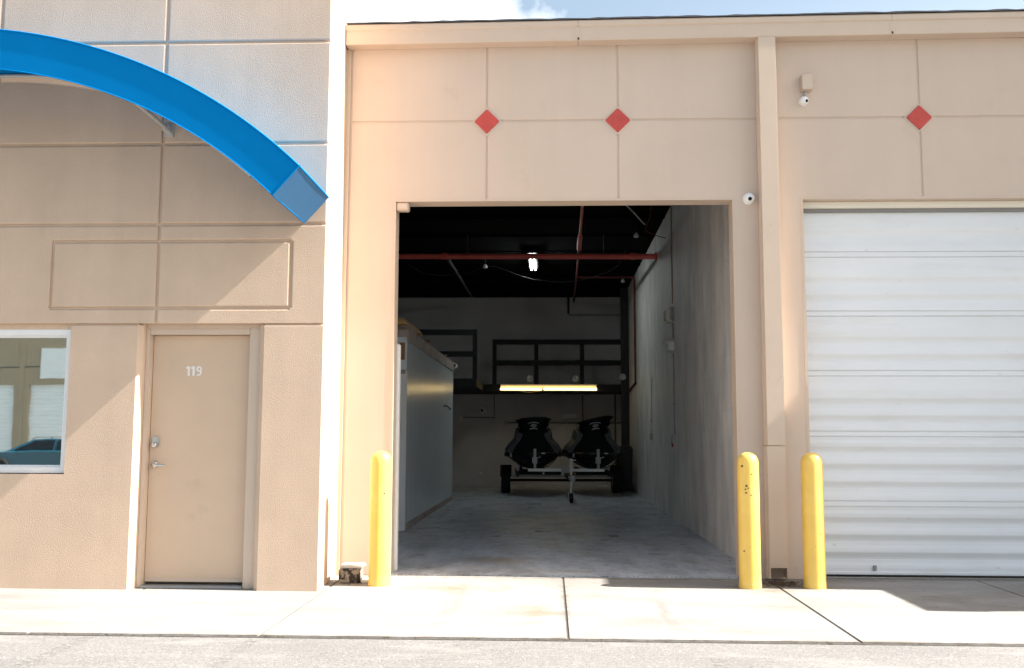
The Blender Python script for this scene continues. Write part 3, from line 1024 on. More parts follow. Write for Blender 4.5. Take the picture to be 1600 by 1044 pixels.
rd = WB.part('roll_up_door', MB().extrude_x(prof, o2l + 0.005, o2r - 0.005), m_whitedoor)
hd = MB()
hd.cbox(o2l + 0.004, o2r - 0.004, 0.09, 0.14, 3.512, 3.576, 0.006)
WB.part('header_bar', hd, m_cream, rd)
WB.part('gap_shade_strip', MB().box(o2l + 0.004, o2r - 0.004, 0.125, 0.16, 3.478, 3.512), m_gap_shade, rd)  # strip coloured as the shade in the gap above the curtain
bb = MB()
bb.cbox(o2l + 0.01, o2r - 0.01, yc - 0.025, yc + 0.02, 0.024, 0.05, 0.004)
WB.part('bottom_bar', bb, m_whitedoor, rd)
WB.part('rubber_seal', MB().box(o2l + 0.012, o2r - 0.012, yc - 0.02, yc + 0.02, 0.003, 0.024), m_rubber, rd)
lt = MB()
lt.cbox(3.02, 3.05, yc - 0.03, yc - 0.005, 0.06, 0.11, 0.004)
WB.part('latch', lt, m_greymetal, rd)
# white mortar plugs and the darker chases on the block wall
random.seed(11)
for (y, z) in ((0.9, 3.42), (1.05, 3.36), (1.3, 3.32), (1.5, 3.25), (1.7, 3.20), (2.3, 3.05), (2.25, 2.36), (2.05, 1.98), (2.05, 1.55), (4.2, 1.95), (6.9, 3.42), (7.1, 3.37), (7.3, 3.32), (6.4, 2.62), (9.2, 2.9), (4.0, 0.6), (6.0, 1.05)):
    pg = MB().cbox(1.952, 1.962, y, y + 0.05 + 0.05 * random.random(), z, z + 0.012, 0.003)
    WB.part('wall_plug', pg, m_logo)
WB.part('patch_line', MB().box(1.955, 1.961, 3.30, 3.33, 1.35, 2.15), mat('pale_chase', (0.55, 0.53, 0.5), 0.7))

# ------------------------------------------------------------------ fittings on the front
def bollard(label, first=None, loc=None, chips=()):
    if first is None:
        T = Thing('bollard', label, 'bollard', (0, 0, 0), 'yellow bollards guarding the bay doors')
        prof = [(0.098, 0.0), (0.098, 0.03), (0.095, 0.05), (0.094, 1.075), (0.089, 1.108), (0.074, 1.138), (0.050, 1.158), (0.022, 1.168), (0.0, 1.170)]
        T.part('pipe', MB().lathe(prof, n=40), m_yellow)
        return T.o
    return copy_thing(first, loc, label)
b0 = bollard('yellow steel bollard standing left of the open bay beside the stone block')
b0.location = (-1.505, -0.612, 0)
b1 = bollard('yellow steel bollard with rust chips, between the open bay and the downspout', b0, (1.733, -0.555, 0))
b2 = bollard('yellow steel bollard in front of the white roll-up door, right of the downspout', b0, (2.297, -0.525, 0))
for b, spots in ((b0, ((0.5, 0.80, 0.008),)), (b1, ((-0.75, 1.05, 0.010), (0.15, 0.98, 0.006), (-0.35, 0.88, 0.010), (-0.45, 0.85, 0.007), (-0.2, 0.86, 0.006), (-0.4, 0.82, 0.008), (0.05, 0.80, 0.006), (-0.7, 0.32, 0.008))), (b2, ((0.45, 0.47, 0.008),))):
    for a, z, r in spots:
        c = MB()
        an = -math.pi / 2 + a
        ctr = Vector((math.cos(an), math.sin(an), 0)) * 0.0945
        tn = Vector((-math.sin(an), math.cos(an), 0))
        ring = [ctr + tn * r * math.cos(q * math.pi / 3.5) * (1 + 0.3 * math.sin(q * 2.1)) + Vector((0, 0, z + r * math.sin(q * math.pi / 3.5))) for q in range(7)]
        back = [p - Vector((math.cos(an), math.sin(an), 0)) * 0.004 for p in ring]
        c.loft([back, ring], smooth=False)
        c.build('paint_chip', m_chip, b)

def dome_camera(label, at, aim, n='y', size=0.056):
    T = Thing('security_camera', label, 'security camera', at, 'white turret cameras')
    x, y, z = at
    T.part('mount_plate', MB().lathe([(0, -0.012), (size * 0.92, -0.012), (size, -0.004), (size, 0.0)], at, 'y', 28), m_white)
    c = Vector((x, y - size * 0.62, z))
    s = MB()
    prof = [(size * 0.93 * math.sin(math.pi * k / 14), -size * 0.93 * math.cos(math.pi * k / 14)) for k in range(15)]
    s.lathe(prof, c, 'y', 28)
    bd = T.part('eyeball', s, m_white)
    a = Vector(aim).normalized()
    q = a.to_track_quat('Z', 'Y').to_matrix()
    l = MB()
    l.lathe([(size * 0.33, size * 0.80), (size * 0.33, size * 0.92), (size * 0.26, size * 0.97), (0, size * 0.93)], n=20)
    l.v = [tuple(c + q @ Vector(v)) for v in l.v]
    T.part('lens', l, m_hull, bd)
dome_camera('white turret camera under the tan junction box, high above the roll-up door', (2.452, 0.0, 4.545), (0.55, -1, -0.35), size=0.046)
dome_camera('white turret camera at the top right corner of the open bay, beside the downspout', (1.905, 0.0, 3.583), (-0.05, -1, -0.35))
T = Thing('junction_box', 'tan metal junction box above the turret camera by the downspout', 'junction box', (2.478, 0, 4.64))
T.part('box', MB().cbox(2.425, 2.530, -0.075, 0.0, 4.640, 4.795, 0.006), m_trim)
T.part('cover_plate', MB().cbox(2.428, 2.527, -0.080, -0.0755, 4.643, 4.792, 0.002), m_trim)
T.part('conduit_stub', MB().tube([(2.468, -0.03, 4.645), (2.466, -0.03, 4.585)], 0.012, 10), m_greymetal)
T = Thing('motion_sensor', 'small cream sensor box tucked under the top left corner of the open bay', 'sensor', (-1.44, 0.05, 3.5))
sn = MB()
sn.cbox(-1.507, -1.385, 0.005, 0.10, 3.492, 3.574, 0.008)
T.part('housing', sn, m_trim)
T.part('face_plate', MB().cbox(-1.493, -1.397, -0.001, 0.004, 3.505, 3.56, 0.003), m_trim)

# block by the wall
T = Thing('stone_block', 'mottled dark stone block with a top coloured sunlit pale beside the left yellow bollard', 'block', (-1.79, -0.45, 0))
k = MB().cbox(-1.885, -1.695, -0.53, -0.36, 0.0, 0.128, 0.012)
T.part('body', k, m_rock)
T.part('cap', MB().cbox(-1.880, -1.675, -0.515, -0.33, 0.1285, 0.158, 0.010), m_rocktop)  # pale slab stands in for sunlight on the block's top
T = Thing('concrete_footing', 'low pale concrete pad between the stone block and the left bollard', 'pad', (-1.63, -0.5, 0))
T.part('pad', MB().cbox(-1.690, -1.50, -0.515, -0.40, 0.0005, 0.035, 0.008), m_rocktop)

# litter
lit = MB()
random.seed(5)
def leaf(x, y, z, s):
    a = random.random() * 6.28
    p = [(math.cos(a) * s, math.sin(a) * s), (math.cos(a + 1.5) * s * 0.45, math.sin(a + 1.5) * s * 0.45), (-math.cos(a) * s, -math.sin(a) * s), (math.cos(a - 1.5) * s * 0.45, math.sin(a - 1.5) * s * 0.45)]
    h = [random.random() * s * 0.5 for _ in range(4)]
    lit.add([(x + q[0], y + q[1], z + 0.002 + hh) for q, hh in zip(p, h)], [(0, 1, 2, 3)])
for i in range(420):
    x = random.gauss(2.06, 0.10)
    leaf(x, -0.18 - abs(random.gauss(0.12, 0.12)), 0, random.uniform(0.006, 0.020))
for i in range(520):
    leaf(random.uniform(-1.5, 1.74), random.gauss(0.015, 0.022), 0.002, random.uniform(0.004, 0.011))
for i in range(60):
    leaf(random.gauss(-1.83, 0.07), random.gauss(-0.5, 0.06), 0, random.uniform(0.005, 0.014))
for i in range(60):
    leaf(random.uniform(-1.5, 1.9), random.uniform(0.3, 9), 0.006, random.uniform(0.004, 0.012))
for i in range(420):
    leaf(random.uniform(-5, 5), random.gauss(-2.81, 0.012), -0.006, random.uniform(0.004, 0.012))
for i in range(60):
    leaf(random.uniform(-5, 5), random.uniform(-3.6, -0.3), 0.0, random.uniform(0.003, 0.009))
tag(lit.build('leaf_litter', m_leaf, fix=False), 'dry leaf litter and grit along the joints and the foot of the downspout', kind='stuff')

# ------------------------------------------------------------------ inside the bay
# partition room
T = Thing('storage_room', 'grey panelled storage room along the left side of the open bay', 'storage room', (-3.3, 4.25, 0))
xp = -2.012
rm = MB()
rm.box(-4.58, xp, 4.25, 10.75, 0.006, 2.68)
room = T.part('wall', rm, m_officewall)
T.part('roof_slab', MB().box(-4.58, xp - 0.002, 4.20, 10.76, 2.681, 2.78), m_board)
tb = MB()
tb.cbox(xp + 0.0005, xp + 0.022, 4.22, 10.80, 2.62, 2.80, 0.004)
T.part('trim_board', tb, m_board)
dfm = MB()
dfm.cbox(-2.092, -2.004, 4.20, 4.262, 0.008, 2.20, 0.006)
T.part('door_frame', dfm, m_white)
T.part('frame_bracket', MB().cbox(-2.085, -2.02, 4.185, 4.20, 2.16, 2.22, 0.01), m_greymetal)
T.part('plywood_patch', MB().cbox(-2.112, -2.040, 4.225, 4.249, 2.36, 2.60, 0.004), m_ply)
T.part('upper_panel', MB().box(-2.6, -2.013, 4.243, 4.249, 2.605, 2.679), m_officewall)
T.part('base_scrape', MB().box(xp, xp + 0.004, 4.3, 10.7, 0.008, 0.10), m_board)
hk = MB()
hk.tube([(xp + 0.004, 9.0, 1.86), (xp + 0.04, 9.2, 1.87), (xp + 0.04, 9.9, 1.83), (xp + 0.004, 10.1, 1.83)], 0.012, 8)
T.part('hasp', hk, m_rubber)
def plank(label, x0, x1, y0, y1, z0, z1, m, name='lumber_board', cat='board', group='boards lying on the storage room'):
    return tag(MB().cbox(x0, x1, y0, y1, z0, z1, 0.003).build(name, m), label, cat, group)
plank('topmost pale yellow board stacked on the storage room', -2.55, -2.075, 4.4, 6.2, 2.925, 2.962, m_lumber)
plank('second pale yellow board, on the brown box on the storage room', -2.55, -2.045, 4.35, 6.1, 2.875, 2.918, m_lumber)
plank('dark brown flat box under the yellow boards on the storage room', -2.5, -2.03, 4.45, 5.4, 2.785, 2.872, m_board, 'flat_box', 'box')
for i, (y, a, lab) in enumerate(((5.6, 0.25, 'splintered brown plywood scrap nearest the yellow boards'), (6.3, -0.2, 'small brown plywood scrap in the middle of the storage room edge'), (9.2, 0.3, 'dark plywood scrap near the far end of the storage room'))):
    p = MB().box(-0.22, 0.06, -0.35, 0.35, 0, 0.02)
    p.add([(0.06, -0.2, 0.0), (0.12, 0.1, 0.03), (0.06, 0.3, 0.0), (0.06, 0.0, 0.02)], [(0, 1, 3), (1, 2, 3)])
    o = p.build('plywood_scrap', m_ply if i < 2 else m_board)
    o.location = (-2.10, y, 2.805 + 0.03 * (i == 0))
    o.rotation_euler = (R(3), R(-8 - 6 * (i == 0)), a)
    tag(o, lab, 'plywood scrap', 'plywood scraps on the storage room')
T = Thing('bullet_camera', 'white round bullet camera at the far end of the storage room edge', 'security camera', (-2.0, 10.7, 2.74))
T.part('barrel', MB().lathe([(0.0, 0.2), (0.055, 0.2), (0.06, 0.16), (0.062, 0.0), (0.050, -0.008), (0.028, -0.006), (0.026, 0.02)], (-1.985, 10.62, 2.735), 'y', 20), m_white)
T.part('lens', MB().lathe([(0.027, 0.0), (0.018, 0.012), (0, 0.014)], (-1.985, 10.62, 2.735), 'y', 20), m_hull)

# loft
T = Thing('loft', 'black timber loft with railings across the back of the bay', 'loft', (0, 15.3, 2.4))
dk = MB()
dk.box(-1.68, 1.955, 15.30, 16.99, 2.42, 2.60)
dk.box(-4.58, -1.69, 12.8, 16.99, 2.42, 2.60)
T.part('deck', dk, m_black)
def rail(name, x0, x1, y, z):
    T.part(name, MB().cbox(x0, x1, y, y + 0.05, z - 0.065, z + 0.065, 0.004), m_black)
rail('top_rail', -1.47, 1.92, 15.31, 3.675)
rail('middle_rail', -1.47, 1.92, 15.31, 3.145)
rail('top_rail', -4.5, -1.69, 12.81, 3.660)
rail('middle_rail', -4.5, -1.69, 12.81, 3.160)
for x, y in ((-1.43, 15.37), (-0.37, 15.37), (0.79, 15.37), (-1.735, 12.87)):
    T.part('post', MB().cbox(x - 0.05, x + 0.05, y, y + 0.09, 2.602, 3.735, 0.004), m_black)
T.part('corner_post', MB().cbox(1.76, 1.955, 15.2, 15.36, 0.006, 5.04, 0.004), m_bin)
# flood lamps on the loft front
def flood(label, first, loc, rz):
    if first is None:
        T = Thing('flood_lamp', label, 'lamp', (0, 0, 0), 'flood lamps clipped to the loft front')
        T.part('bracket', MB().tube([(0, 0.0, -0.05), (0, -0.05, 0.0), (0, -0.08, 0.03)], 0.012, 8), m_greymetal)
        T.part('reflector', MB().lathe([(0.02, 0.05), (0.035, 0.02), (0.085, -0.09), (0.08, -0.09), (0.0, -0.04)], (0, -0.13, 0.03), 'y', 20), m_lampglass)
        T.o.location = loc
        T.o.rotation_euler = (0, 0, rz)
        return T.o
    return copy_thing(first, loc, label, rz=rz)
f0 = flood('leftmost grey flood lamp, above the left end of the warm tube light', None, (-0.63, 15.29, 2.70), 0.5)
flood('middle grey flood lamp, above the right end of the warm tube light', f0, (0.70, 15.29, 2.70), -0.4)
flood('rightmost grey flood lamp, by the corner post of the loft', f0, (1.72, 15.19, 2.74), 0.3)
# ceiling spots
def spot(label, first, loc):
    if first is None:
        T = Thing('spot_lamp', label, 'lamp', (0, 0, 0), 'small spot lamps under the black ceiling')
        T.part('stem', MB().tube([(0, 0, 0.03), (0, 0, 0.16)], 0.008, 8), m_black)
        T.part('bulb', MB().lathe([(0.0, -0.05), (0.03, -0.05), (0.05, -0.03), (0.045, 0.0), (0.02, 0.04), (0.0, 0.04)], n=20), m_lampglass)
        T.o.location = loc
        return T.o
    return copy_thing(first, loc, label)
s0 = spot('white spot lamp by the hanging wires above the red main pipe', None, (1.532, 8.0, 4.90))
spot('white spot lamp under the ceiling near the back corner post', s0, (1.66, 13.0, 4.87))
spot('small spot lamp where the drooping cable is hooked up', s0, (-1.383, 11.0, 4.87))

# fluorescent lights
T = Thing('strip_light', 'lit white twin tube strip light under the black ceiling behind the red pipe', 'strip light', (-0.38, 10.0, 5.0))
T.part('fixture', MB().cbox(-0.47, -0.27, 9.85, 11.75, 4.93, 4.985, 0.006), m_black)
for x in (-0.415, -0.335):
    T.part('tube', MB().tube([(x, 9.9, 4.905), (x, 11.7, 4.905)], 0.016, 10), m_tube_white)
T = Thing('strip_light', 'lit warm yellow strip light fixed along the front of the loft', 'strip light', (-0.06, 15.25, 2.5))
T.part('reflector', MB().cbox(-1.27, 1.15, 15.22, 15.295, 2.50, 2.60, 0.006), m_cream)
for a, b in ((-1.27, -0.22), (-0.18, 1.15)):
    T.part('tube', MB().tube([(a, 15.20, 2.475), (b, 15.20, 2.470)], 0.028, 10), m_tube_warm)
T.part('tube', MB().tube([(-1.25, 15.20, 2.555), (1.13, 15.20, 2.555)], 0.018, 10), m_tube_dim)
T.part('dangling_cord', MB().tube([(-0.85 + 0.07 * k, 15.19, 2.445 - 0.05 * math.sin(math.pi * k / 9)) for k in range(10)], 0.007, 6), m_lumber)

# sprinkler pipes
T = Thing('main_pipe', 'thick red sprinkler main crossing the bay under the ceiling', 'pipe', (0, 8.6, 4.6))
T.part('pipe', MB().tube([(-4.58, 8.6, 4.645), (1.958, 8.6, 4.615)], 0.052, 20), m_redpipe)
for x in (-1.98, 1.52):
    T.part('coupling', MB().lathe([(0.052, -0.05), (0.064, -0.045), (0.064, 0.045), (0.052, 0.05)], (x, 8.6, 4.63 - 0.0046 * x), 'x', 20), m_redpipe)
T.part('wall_flange', MB().lathe([(0.0, 0.0), (0.085, 0.0), (0.085, 0.02), (0.055, 0.03)], (1.928, 8.6, 4.615), 'x', 20), m_redpipe)
for x in (-1.55, 0.98):
    T.part('hanger_rod', MB().tube([(x, 8.6, 4.69), (x, 8.6, 5.03)], 0.006, 6), m_greypanel)
T = Thing('branch_pipe', 'red branch pipe running front to back under the ceiling', 'pipe', (0.53, 9, 4.75))
T.part('pipe', MB().tube([(0.45, 3.4, 4.72), (0.505, 7.3, 4.74)], 0.024, 12), m_redpipe)
T.part('reducer', MB().tube([(0.505, 7.3, 4.74), (0.525, 8.55, 4.745)], 0.042, 14), m_redpipe)
T.part('rear_run', MB().tube([(0.53, 8.62, 4.745), (0.62, 16.95, 4.93)], 0.024, 10), m_darkred)
T = Thing('drain_pipe', 'thin dark red pipe running across the ceiling and down the back corner', 'pipe', (1.9, 13, 2.6))
T.part('pipe', MB().tube([(0.57, 12.9, 4.93), (1.86, 12.9, 4.93), (1.915, 12.92, 4.87), (1.925, 13.0, 2.6), (1.925, 13.0, 2.52), (1.925, 15.1, 2.40)], 0.024, 10), m_darkred)
T.part('elbow', MB().lathe([(0.0, -0.04), (0.035, -0.035), (0.035, 0.035), (0, 0.04)], (1.88, 12.9, 4.92), 'x', 12), m_darkred)
T = Thing('ceiling_brace', 'dark slanting brace rod under the ceiling near the left jamb', 'brace', (-2.4, 12, 4.7))
T.part('rod', MB().tube([(-1.98, 9.2, 4.70), (-2.02, 15.5, 4.86)], 0.03, 8), m_greypanel)
T = Thing('drooping_cable', 'thin grey cable drooping in two swags below the black ceiling', 'cable', (-0.4, 10, 4.5))
pts = [(-2.9, 10, 4.75), (-2.55, 10, 4.55), (-2.19, 10, 4.50), (-1.85, 10, 4.525), (-1.546, 10, 4.58), (-1.316, 10, 4.69), (-1.10, 10, 4.68), (-0.904, 10, 4.61), (-0.6, 10, 4.49), (-0.327, 10, 4.416), (0, 10, 4.375), (0.249, 10, 4.363), (0.55, 10, 4.39), (0.887, 10, 4.477), (1.15, 10, 4.57), (1.334, 10, 4.695), (1.5, 10, 5.0)]
T.part('cord', MB().tube(pts, 0.006, 6), m_greypanel)
T = Thing('hanging_wires', 'loose white and reddish wires hanging by the ceiling spot lamp', 'wire', (1.6, 6.5, 4.8))
T.part('white_wire', MB().tube([(1.20, 6.2, 5.03), (1.36, 6.4, 4.93), (1.50, 6.5, 4.80), (1.545, 6.5, 4.755)], 0.010, 6), m_logo)
T.part('red_wire', MB().tube([(1.63, 6.3, 5.03), (1.62, 6.4, 4.86), (1.55, 6.5, 4.70), (1.56, 6.55, 4.66), (1.72, 6.6, 4.60), (1.90, 6.65, 4.56)], 0.008, 6), m_darkred)
T = Thing('back_conduit', 'bent metal conduit high on the back wall of the bay', 'conduit', (0.5, 16.95, 4.6))
T.part('riser', MB().tube([(0.476, 16.96, 5.14), (0.476, 16.96, 4.60)], 0.03, 8), m_black)
T.part('run', MB().tube([(0.476, 16.955, 4.57), (1.95, 16.955, 4.57)], 0.022, 8), m_greymetal)

# right wall conduit with boxes
T = Thing('wall_conduit', 'thin vertical conduit on the grey block wall of the bay', 'conduit', (1.95, 6.25, 1.2))
T.part('upper_pipe', MB().tube([(1.945, 6.27, 5.03), (1.945, 6.27, 3.42)], 0.011, 8), mat('rusty_conduit', (0.28, 0.17, 0.11), 0.6))
T.part('middle_pipe', MB().tube([(1.945, 6.27, 3.10), (1.945, 6.22, 2.86)], 0.012, 8), mat('beige_conduit', (0.34, 0.27, 0.2), 0.6))
T.part('lower_pipe', MB().tube([(1.945, 6.22, 2.62), (1.945, 6.20, 1.34)], 0.011, 8), m_greymetal)
T.part('switch_box', MB().cbox(1.90, 1.958, 6.14, 6.25, 1.20, 1.34, 0.006), m_greymetal)
T.part('clip', MB().cbox(1.928, 1.958, 6.16, 6.28, 1.80, 1.82, 0.003), m_greymetal)
T = Thing('wall_lamp', 'upright cream wall lamp on the conduit, upper fitting on the block wall', 'wall lamp', (1.9, 6.4, 3.2))
T.part('housing', MB().cbox(1.87, 1.957, 6.36, 6.66, 3.14, 3.37, 0.02), m_cream)
T.part('lens_strip', MB().cbox(1.84, 1.869, 6.42, 6.60, 3.17, 3.34, 0.012), m_lampglass)
T.part('box', MB().cbox(1.91, 1.957, 6.18, 6.33, 3.16, 3.36, 0.006), m_greymetal)
T = Thing('emergency_light', 'white twin emergency light on the conduit below the cream wall lamp', 'emergency light', (1.9, 6.4, 2.7))
T.part('housing', MB().cbox(1.86, 1.957, 6.18, 6.62, 2.66, 2.81, 0.012), m_white)
for y in (6.30, 6.52):
    T.part('lamp_head', MB().lathe([(0.03, 0.03), (0.055, 0.0), (0.05, -0.03), (0.0, -0.035)], (1.85, y - 0.03, 2.80), 'y', 16), m_lampglass)
T.part('arrow_plate', MB().cbox(1.875, 1.955, 6.62, 6.74, 2.69, 2.78, 0.01), m_cream)
T = Thing('sanding_disc', 'round orange disc hung on the block wall beside the grey switch box', 'disc', (1.95, 6.6, 1.22))
T.part('disc', MB().lathe([(0.0, -0.02), (0.075, -0.018), (0.08, 0.0)], (1.958, 6.55, 1.215), 'x', 20), m_orange)
T = Thing('wall_outlet', 'grey outlet box on a thin conduit near the back of the block wall', 'outlet', (1.95, 9.7, 1.3))
T.part('pipe', MB().tube([(1.948, 9.7, 2.44), (1.948, 9.7, 1.36)], 0.009, 6), m_pipewhite)
T.part('box', MB().cbox(1.915, 1.958, 9.62, 9.78, 1.24, 1.36, 0.006), m_greymetal)
T.part('knob', MB().lathe([(0, -0.02), (0.03, -0.02), (0.035, 0.0)], (1.95, 9.7, 1.62), 'x', 12), m_lampglass)

# back wall items
T = Thing('outlet_box', 'small pale outlet box low on the back wall beside the storage room', 'outlet', (-2.4, 16.95, 1.8))
T.part('box', MB().cbox(-2.46, -2.37, 16.95, 16.998, 1.75, 1.85, 0.006), m_cream)
T.part('wire', MB().tube([(-2.36, 16.98, 1.80), (-1.5, 16.98, 1.795)], 0.012, 6), m_duct)
dome_camera('white turret camera on the dark back wall beside the storage room', (-1.817, 16.998, 2.008), (-0.3, -1, -0.3), size=0.10)
T = Thing('wall_hook', 'tiny white plug on the back wall near the floor', 'plug', (-1.87, 16.97, 0.3))
T.part('knob', MB().lathe([(0, -0.03), (0.03, -0.028), (0.036, 0.0)], (-1.874, 16.997, 0.304), 'y', 12), m_logo)
T = Thing('conduit_run', 'thin dark conduit along the back wall behind the watercraft', 'conduit', (0, 16.97, 1.5))
T.part('pipe', MB().tube([(-1.2, 16.97, 1.66), (1.9, 16.97, 1.66)], 0.018, 6), m_duct)
T.part('riser', MB().tube([(0.85, 16.97, 1.66), (0.85, 16.97, 2.41)], 0.018, 6), m_duct)
T.part('riser', MB().tube([(-1.52, 16.97, 1.80), (-1.52, 16.97, 2.41)], 0.010, 6), m_duct)
T.part('box', MB().cbox(-1.25, -1.16, 16.94, 16.998, 1.61, 1.71, 0.006), m_greymetal)
T.part('valve', MB().cbox(0.30, 0.70, 16.80, 16.96, 1.78, 1.90, 0.01), m_greymetal)
T.part('riser', MB().tube([(1.72, 16.97, 0.2), (1.72, 16.97, 2.41)], 0.022, 6), m_duct)

# black bin
T = Thing('black_bin', 'tall black plastic bin against the block wall behind the trailer', 'bin', (1.76, 14.6, 0))
bn = MB()
bn.loft([[(1.60, 14.35, 0.03), (1.93, 14.35, 0.03), (1.93, 14.8, 0.03), (1.60, 14.8, 0.03)], [(1.56, 14.3, 0.95), (1.95, 14.3, 0.95), (1.95, 14.85, 0.95), (1.56, 14.85, 0.95)]], smooth=False)
T.part('body', bn, m_bin)
T.part('lid', MB().cbox(1.54, 1.955, 14.26, 14.88, 0.952, 1.02, 0.015), m_bin)
T.part('wheel', MB().lathe([(0, -0.03), (0.06, -0.03), (0.06, 0.03), (0, 0.03)], (1.62, 14.33, 0.067), 'x', 16), m_rubber)
T = Thing('folding_chair', 'dark folded seat with a pale rim leaning above the black bin', 'seat', (1.85, 14.5, 1.02))
T.part('seat', MB().cbox(1.62, 1.95, 14.4, 14.7, 1.022, 1.07, 0.02), m_greypanel)

# trailer and watercraft
ang = R(2.6)
def rotp(root):
    root.rotation_euler = (0, 0, ang)
T = Thing('watercraft_trailer', 'double watercraft trailer with a silver jack post and front crossbar', 'trailer', (0, 0, 0))
def wheel(x):
    ty = MB()
    prof = [(0.19, -0.085), (0.25, -0.105), (0.278, -0.095), (0.287, -0.06), (0.288, 0.0), (0.287, 0.06), (0.278, 0.095), (0.25, 0.105), (0.19, 0.085)]
    ty.lathe(prof, (x, 0, 0.290), 'x', 32)
    w = T.part('wheel', ty, m_rubber)
    rm_ = MB().lathe([(0.0, 0.03), (0.06, 0.04), (0.10, 0.02), (0.17, 0.05), (0.195, 0.085), (0.195, -0.085), (0.0, -0.06)], (x, 0, 0.290), 'x', 24)
    T.part('rim', rm_, m_greymetal, w)
    fd = MB()
    n = 12
    r0, rings = 0.335, []
    for k in range(n + 1):
        a = R(15 + 150 * k / n)
        rings.append([(x - 0.13, r * math.cos(a), 0.29 + r * math.sin(a)) for r in (r0, r0 + 0.012)] + [(x + 0.13, r * math.cos(a), 0.29 + r * math.sin(a)) for r in (r0 + 0.012, r0)])
    fd.loft(rings, smooth=False)
    T.part('fender', fd, m_black)
wheel(-1.275)
wheel(1.275)
T.part('axle', MB().tube([(-1.17, 0, 0.29), (1.17, 0, 0.29)], 0.03, 12), m_black)
T.part('axle_beam', MB().cbox(-1.13, 1.13, -0.07, 0.0, 0.36, 0.43, 0.005), m_greymetal)
fr_ = MB()
for x in (-1.02, 1.02):
    fr_.cbox(x - 0.03, x + 0.03, -1.5, 1.2, 0.432, 0.51, 0.005)
for y in (1.1, -0.6):
    fr_.cbox(-0.985, 0.985, y, y + 0.06, 0.435, 0.505, 0.005)
T.part('frame', fr_, m_black)
T.part('crossbar', MB().cbox(-0.81, 0.81, -1.95, -1.88, 0.555, 0.615, 0.006), m_silver)
for x in (-1.0, 1.0):
    T.part('bracket', MB().cbox(x - 0.035, x + 0.035, -0.42, -0.36, 0.51, 0.64, 0.005), m_silver)
T.part('tongue', MB().cbox(-0.045, 0.045, -3.75, -1.0, 0.445, 0.535, 0.005), m_black)
T.part('winch_clamp', MB().cbox(-0.11, 0.06, -2.03, -1.955, 0.46, 0.65, 0.01), m_greymetal)
jk = MB()
jk.tube([(0.0, -3.50, 0.19), (0.0, -3.50, 0.60)], 0.022, 12)
jk.tube([(0.0, -3.50, 0.58), (0.0, -3.50, 0.86)], 0.029, 12)
jk.tube([(0.0, -3.50, 0.83), (0.09, -3.52, 0.83)], 0.010, 8)
jk.cbox(-0.05, 0.05, -3.55, -3.46, 0.48, 0.53, 0.005)
J = T.part('jack_post', jk, m_silver)
T.part('jack_wheel', MB().lathe([(0.0, -0.035), (0.085, -0.035), (0.10, -0.02), (0.10, 0.02), (0.085, 0.035), (0.0, 0.035)], (0.0, -3.50, 0.106), 'x', 24), m_rubber, J)
fk = MB()
for x in (-0.05, 0.05):
    fk.box(x - 0.005, x + 0.005, -3.53, -3.47, 0.09, 0.20)
fk.box(-0.055, 0.055, -3.53, -3.47, 0.20, 0.21)
T.part('fork', fk, m_silver, J)
T.part('coupler', MB().cbox(-0.055, 0.055, -3.93, -3.751, 0.44, 0.54, 0.02), m_greymetal)
T.part('amber_marker', MB().cbox(0.16, 0.20, -1.962, -1.951, 0.50, 0.53, 0.004), mat('amber_lens', (0.7, 0.3, 0.04), 0.3))
T.part('white_marker', MB().cbox(-0.50, -0.46, -1.962, -1.951, 0.50, 0.53, 0.004), m_logo)
for x in (-0.66, 0.68):
    ws = MB()
    ws.cbox(x - 0.028, x + 0.028, -1.945, -1.885, 0.616, 1.03, 0.005)
    ws.cbox(x - 0.06, x + 0.05, -1.975, -1.945, 0.72, 0.86, 0.01)
    ws.tube([(x + 0.05, -1.96, 0.84), (x + 0.12, -1.97, 0.86)], 0.012, 8)
    T.part('winch_stand', ws, m_greymetal)
    T.part('bunk', MB().cbox(x - 0.30, x - 0.22, -1.4, 1.2, 0.511, 0.56, 0.01), m_black)
    T.part('bunk', MB().cbox(x + 0.22, x + 0.30, -1.4, 1.2, 0.511, 0.56, 0.01), m_black)
T.o.location = (0.235, 13.45, 0.005)
rotp(T.o)

